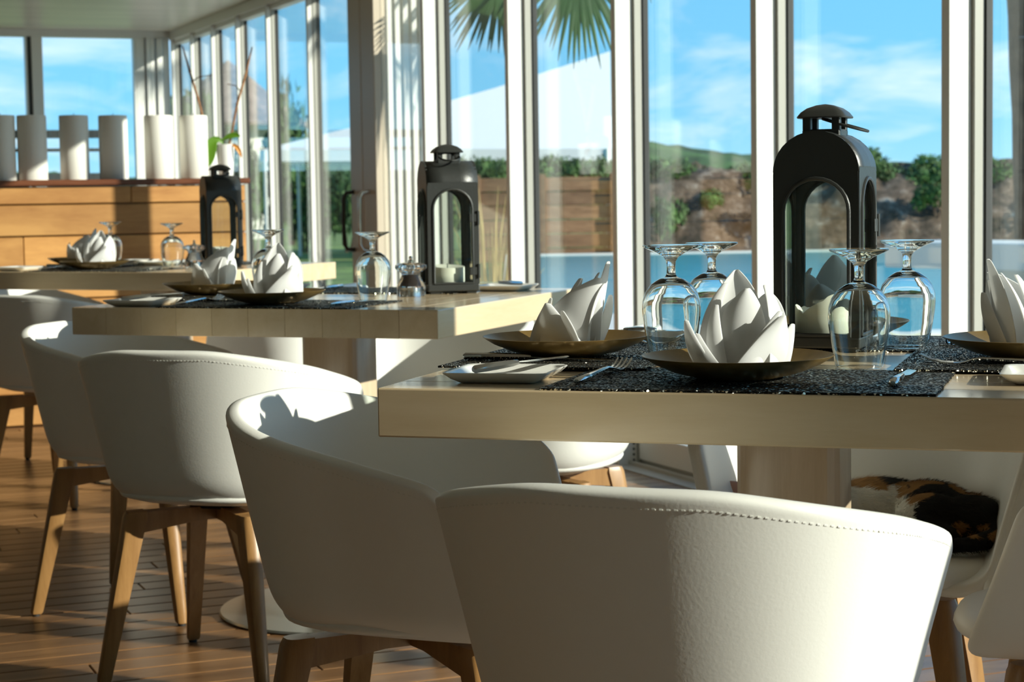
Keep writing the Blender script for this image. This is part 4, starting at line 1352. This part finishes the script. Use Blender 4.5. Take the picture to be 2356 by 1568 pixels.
# distant hills
m = MB(); rows = []
nx, ny = 260, 14
for j in range(ny + 1):
    t = j / ny
    r = []
    for i in range(nx + 1):
        x = lerp(-150, 160, i / nx)
        base = 7.0 + 1.2 * noise.noise(Vector((x * 0.05, 0, 0)))
        if x > 12: base = lerp(base, 3.9, min(1, (x - 12) / 34))
        if x < -20: base = 4.6 + 1.2 * noise.noise(Vector((x * 0.06, 3, 0)))
        z = -0.5 + base * math.sin(t * PI * 0.5) ** 0.8
        q = Vector((x * 0.35, t * 20, 1))
        r.append((x, 170 + 40 * t, z + (noise.noise(q) * 0.45 + noise.noise(q * 2.7) * 0.25) * (1 if t > 0 else 0)))
    rows.append(r)
m.grid(rows); o = m.build('hillside', 'hill_green', None, angle=None); tag(o, 'low green scrub covered hills along the horizon', 'hill')

# shrubs and trees: clouds of leaf blades on a few stems
def leaf_cloud(seed, n=1100, size=0.09):
    rnd = random.Random(seed)
    vs, fs = [], []
    lobes = [(Vector((rnd.uniform(-0.55, 0.55), rnd.uniform(-0.5, 0.5), rnd.uniform(0.35, 0.8))), rnd.uniform(0.28, 0.45)) for _ in range(7)]
    for _ in range(n):
        c, r = rnd.choice(lobes)
        d = Vector((rnd.gauss(0, 1), rnd.gauss(0, 1), rnd.gauss(0, 1))).normalized()
        p = c + d * r * rnd.uniform(0.72, 1.05)
        if p.z < 0.02: p.z = 0.02 + rnd.random() * 0.1
        a = Vector((rnd.gauss(0, 1), rnd.gauss(0, 1), rnd.gauss(0, 1))).normalized()
        q = a.cross(d).normalized() if a.cross(d).length > 1e-3 else a.orthogonal()
        s_ = size * rnd.uniform(0.6, 1.3)
        k = len(vs)
        vs += [p - a * s_, p + q * s_ * 0.4, p + a * s_, p - q * s_ * 0.4]
        fs.append((k, k + 1, k + 2, k + 3))
    me = bpy.data.meshes.new('foliage'); me.from_pydata(vs, [], fs); me.materials.append(MATS['shrub_green'])
    return me
LEAFM = [leaf_cloud(i) for i in range(3)]
def shrub(i, x, y, z, sx, sz, label, group):
    r = empty('shrub', (x, y, z)); tag(r, label, 'shrub', group)
    o = link('foliage', LEAFM[i % 3], r); o.scale = (sx, sx * 0.8, sz); o.rotation_euler = (0, 0, i * 1.3); o['kind'] = 'stuff'
    m = MB()
    for q in range(3):
        a = q * 2.1 + i
        m.tube([(0.05 * math.cos(a), 0.05 * math.sin(a), -0.05), (0.2 * sx * math.cos(a), 0.2 * sx * math.sin(a), 0.5 * sz)], [0.03 * sx, 0.012 * sx], 6)
    m.build('stem', 'trunk', r)
rnd = random.Random(21)
ORD = ['first', 'second', 'third', 'fourth', 'fifth', 'sixth', 'seventh', 'eighth', 'ninth', 'tenth', 'eleventh', 'twelfth', 'thirteenth', 'fourteenth', 'fifteenth']
TREEL = ['under the left corner of the white canopy', 'under the canopy, second from its left corner', 'under the canopy, third from its left corner', 'under the middle of the canopy, left of centre',
         'under the middle of the canopy, right of centre', 'under the right half of the canopy', 'rising left of the canopy, nearest the hut', 'farther left of the canopy, standing tallest', 'behind the canopy, before the stand-in thatched hut']
for i in range(15):
    x = 2.6 + i * 0.62
    shrub(i, x, 38.6 + rnd.uniform(-0.6, 0.6), 0.85 + rnd.uniform(-0.1, 0.12), rnd.uniform(0.55, 0.8), rnd.uniform(0.55, 0.85), 'low scrub bush on the rock bank top, number %s counted from the left' % ORD[i], 'scrub bushes on the rock bank')
for i, (x, y, z, a, h) in enumerate(((3.0, 36.9, -0.1, 0.55, 0.9), (5.2, 36.9, 0.3, 0.5, 0.6), (8.2, 36.8, 0.5, 0.55, 0.6), (3.9, 37.4, 0.5, 0.5, 0.5), (10.4, 36.9, 0.2, 0.5, 0.6))):
    shrub(i, x, y, z, a, h, 'scrub bush clinging to the face of the rock bank, %s from the left' % ['first', 'third', 'fourth', 'second', 'fifth'][i], 'scrub bushes on the rock face')
for i in range(6):
    shrub(i, -0.9 + i * 0.55, 38.2 + rnd.uniform(-0.3, 0.3), 0.72, 0.62, 0.95, 'hedge bush behind the timber wall, %s from the left' % ORD[i], 'hedge bushes behind the timber wall')
for i, (px_, d, h) in enumerate(((-6.3, 47, 2.4), (-5.1, 47.5, 2.1), (-4.0, 47, 2.0), (-3.0, 48, 2.3), (-2.0, 47.2, 2.0), (-1.0, 47.5, 2.1), (-7.6, 49.5, 3.6), (-9.3, 53, 4.0), (-6.3, 55, 4.3))):
    shrub(i, px_, d, -0.35, 1.0 + 0.15 * (i % 3), h, 'bushy garden tree %s' % TREEL[i], 'bushy trees by the canopy')

# white canopy
cn = empty('shade_canopy', (-5.2, 40, -0.35)); tag(cn, 'large white pitched shade canopy with a straight valance across the garden', 'canopy')
A = [(0, 0, 2.36), (7.35, 0, 2.28), (7.6, 4.5, 2.30), (0.2, 4.5, 2.38)]; ap = (7.45, 2.2, 4.45)
m = MB()
for a, c in ((0, 1), (1, 2), (2, 3), (3, 0)):
    rows = []
    for t in (0.0, 0.33, 0.66, 1.0):
        p, q = Vector(A[a]).lerp(Vector(ap), t), Vector(A[c]).lerp(Vector(ap), t)
        sag = Vector((0, 0, -0.10 * math.sin(PI * t)))
        rows.append([p + sag, p.lerp(q, 0.5) + sag, q + sag])
    m.grid(rows)
bmesh.ops.remove_doubles(m.bm, verts=m.bm.verts, dist=1e-4)
o = m.build('roof_cloth', 'canvas', cn, smooth=False); s_ = o.modifiers.new('t', 'SOLIDIFY'); s_.thickness = 0.02
m = MB(); m.grid([[A[0], A[1], A[2], A[3]], [(p[0], p[1], p[2] - 0.24) for p in A]], close_u=True)
o = m.build('valance', 'canvas', cn, smooth=False); s_ = o.modifiers.new('t', 'SOLIDIFY'); s_.thickness = 0.015
for p in A:
    m = MB(); m.tube([(p[0] + (0.1 if p[0] < 3 else -0.1), p[1], 0), (p[0] + (0.1 if p[0] < 3 else -0.1), p[1], p[2])], 0.04, 10); m.build('pole', 'white_paint', cn)

# thatched hut added to stand in for a thatch reflection in the glass
ht = empty('stand_in_hut', (-9.6, 66, -0.35)); tag(ht, 'round thatched hut added in place of a reflected thatch roof over the garden trees', 'hut')
m = MB(); m.lathe([(0.03, 6.1), (0.5, 5.75), (1.3, 5.05), (2.2, 4.3), (2.75, 3.9), (2.7, 3.8), (0.0, 3.9)], 40); m.build('thatch_roof', 'thatch', ht)
m = MB(); m.lathe([(1.7, 0.0), (1.7, 4.0)], 32); m.build('wall', 'pale_stone', ht)

# palms
def frond(m, hub, ax, nrm, ln, spread, n, seed):
    rnd = random.Random(seed)
    hub, ax, nrm = Vector(hub), Vector(ax).normalized(), Vector(nrm).normalized()
    sd_ = ax.cross(nrm).normalized()
    for i in range(n):
        a = lerp(-spread, spread, i / (n - 1)) + rnd.uniform(-0.03, 0.03)
        d = (ax * math.cos(a) + sd_ * math.sin(a)).normalized()
        l_ = ln * rnd.uniform(0.85, 1.1) * (0.75 + 0.25 * math.cos(a))
        w = 0.017
        s2 = d.cross(nrm).normalized()
        rows = []
        for t in (0.0, 0.3, 0.6, 0.85, 1.0):
            p = hub + d * l_ * t + Vector((0, 0, -0.22 * ln * t * t)) + nrm * rnd.uniform(-0.004, 0.004)
            ww = w * (0.4 + 0.6 * math.sin(PI * min(1, t + 0.25))) * (1 if t < 1 else 0.1)
            rows.append([p - s2 * ww, p + nrm * 0.003, p + s2 * ww])
        m.grid(rows)
def palm(loc, lean, h, rad, fr, label):
    r = empty('fan_palm', loc); tag(r, label, 'palm', None)
    m = MB(); pts = [(lean[0] * t + 0.02 * math.sin(5 * t), lean[1] * t, h * t) for t in [i / 14 for i in range(15)]]
    m.tube(pts, [rad * (1.25 - 0.35 * i / 14 + 0.05 * (i % 2)) for i in range(15)], 14); m.build('trunk', 'trunk', r)
    top = Vector((lean[0], lean[1], h))
    for i, (hub, ax, nrm, ln, sp_, n) in enumerate(fr):
        m = MB(); m.tube([top, top.lerp(Vector(hub), 0.5) + Vector((0, 0, 0.08)), hub], [0.014, 0.010, 0.008], 6)
        frond(m, hub, ax, nrm, ln, sp_, n, i)
        m.build('frond', 'frond_green', r, angle=None)
base = Vector((0.60, 9.6, -0.35))
def rel(p): return tuple(Vector(p) - base)
palm(tuple(base), (0.0, 0.0), 3.0, 0.065,
     [(rel((0.34, 9.1, 2.06)), (-0.05, -0.25, -1), (0.1, -1, 0.3), 0.40, 1.25, 30),
      (rel((-0.02, 9.35, 2.06)), (-0.5, -0.2, -0.75), (0.1, -1, 0.3), 0.36, 1.0, 24),
      (rel((0.62, 9.2, 2.3)), (0.3, -0.3, -0.9), (0.1, -1, 0.3), 0.36, 1.2, 26),
      (rel((1.15, 9.7, 2.9)), (1, -0.1, 0.1), (0, -0.3, 1), 0.55, 1.2, 28),
      (rel((0.5, 10.2, 3.1)), (-0.2, 1, 0.2), (0, -0.3, 1), 0.55, 1.2, 28),
      (rel((0.0, 9.8, 3.0)), (-1, 0.2, 0.1), (0, -0.3, 1), 0.55, 1.2, 28)],
     'fan palm outside the glass with drooping fronds at the top of the photo')
base = Vector((3.34, 12.0, -0.35))
palm(tuple(base), (-0.16, 0.0), 4.2, 0.125,
     [((0.5, 0.2, 4.5), (1, 0.2, 0.3), (0, -0.3, 1), 0.6, 1.2, 26), ((-0.7, 0.2, 4.6), (-1, 0.2, 0.3), (0, -0.3, 1), 0.6, 1.2, 26), ((-0.1, 0.8, 4.6), (0, 1, 0.3), (0, -0.3, 1), 0.6, 1.2, 26), ((0.0, -0.7, 4.6), (0, -1, 0.3), (0, 0.3, 1), 0.6, 1.2, 26)],
     'palm with a rough brown trunk at the right edge of the photo')
# ornamental grass by the door
gr = empty('ornamental_grass', (-0.10, 10.2, -0.35)); tag(gr, 'tall dry straw coloured grass clump outside behind the middle lantern', 'grass plant')
m = MB(); rnd = random.Random(4)
for i in range(70):
    a = rnd.uniform(0, 2 * PI); r_ = rnd.uniform(0.0, 0.07); sp_ = rnd.uniform(0.02, 0.20); h = rnd.uniform(0.9, 1.42)
    c = Vector((r_ * math.cos(a), r_ * math.sin(a), 0))
    m.tube([c, c + Vector((sp_ * 0.3 * math.cos(a), sp_ * 0.3 * math.sin(a), h * 0.5)), c + Vector((sp_ * 0.75 * math.cos(a), sp_ * 0.75 * math.sin(a), h * 0.85)), c + Vector((sp_ * 1.3 * math.cos(a), sp_ * 1.3 * math.sin(a), h))], [0.005, 0.005, 0.006, 0.001], 4)
o = m.build('blades', 'dry_grass', gr); o['kind'] = 'stuff'
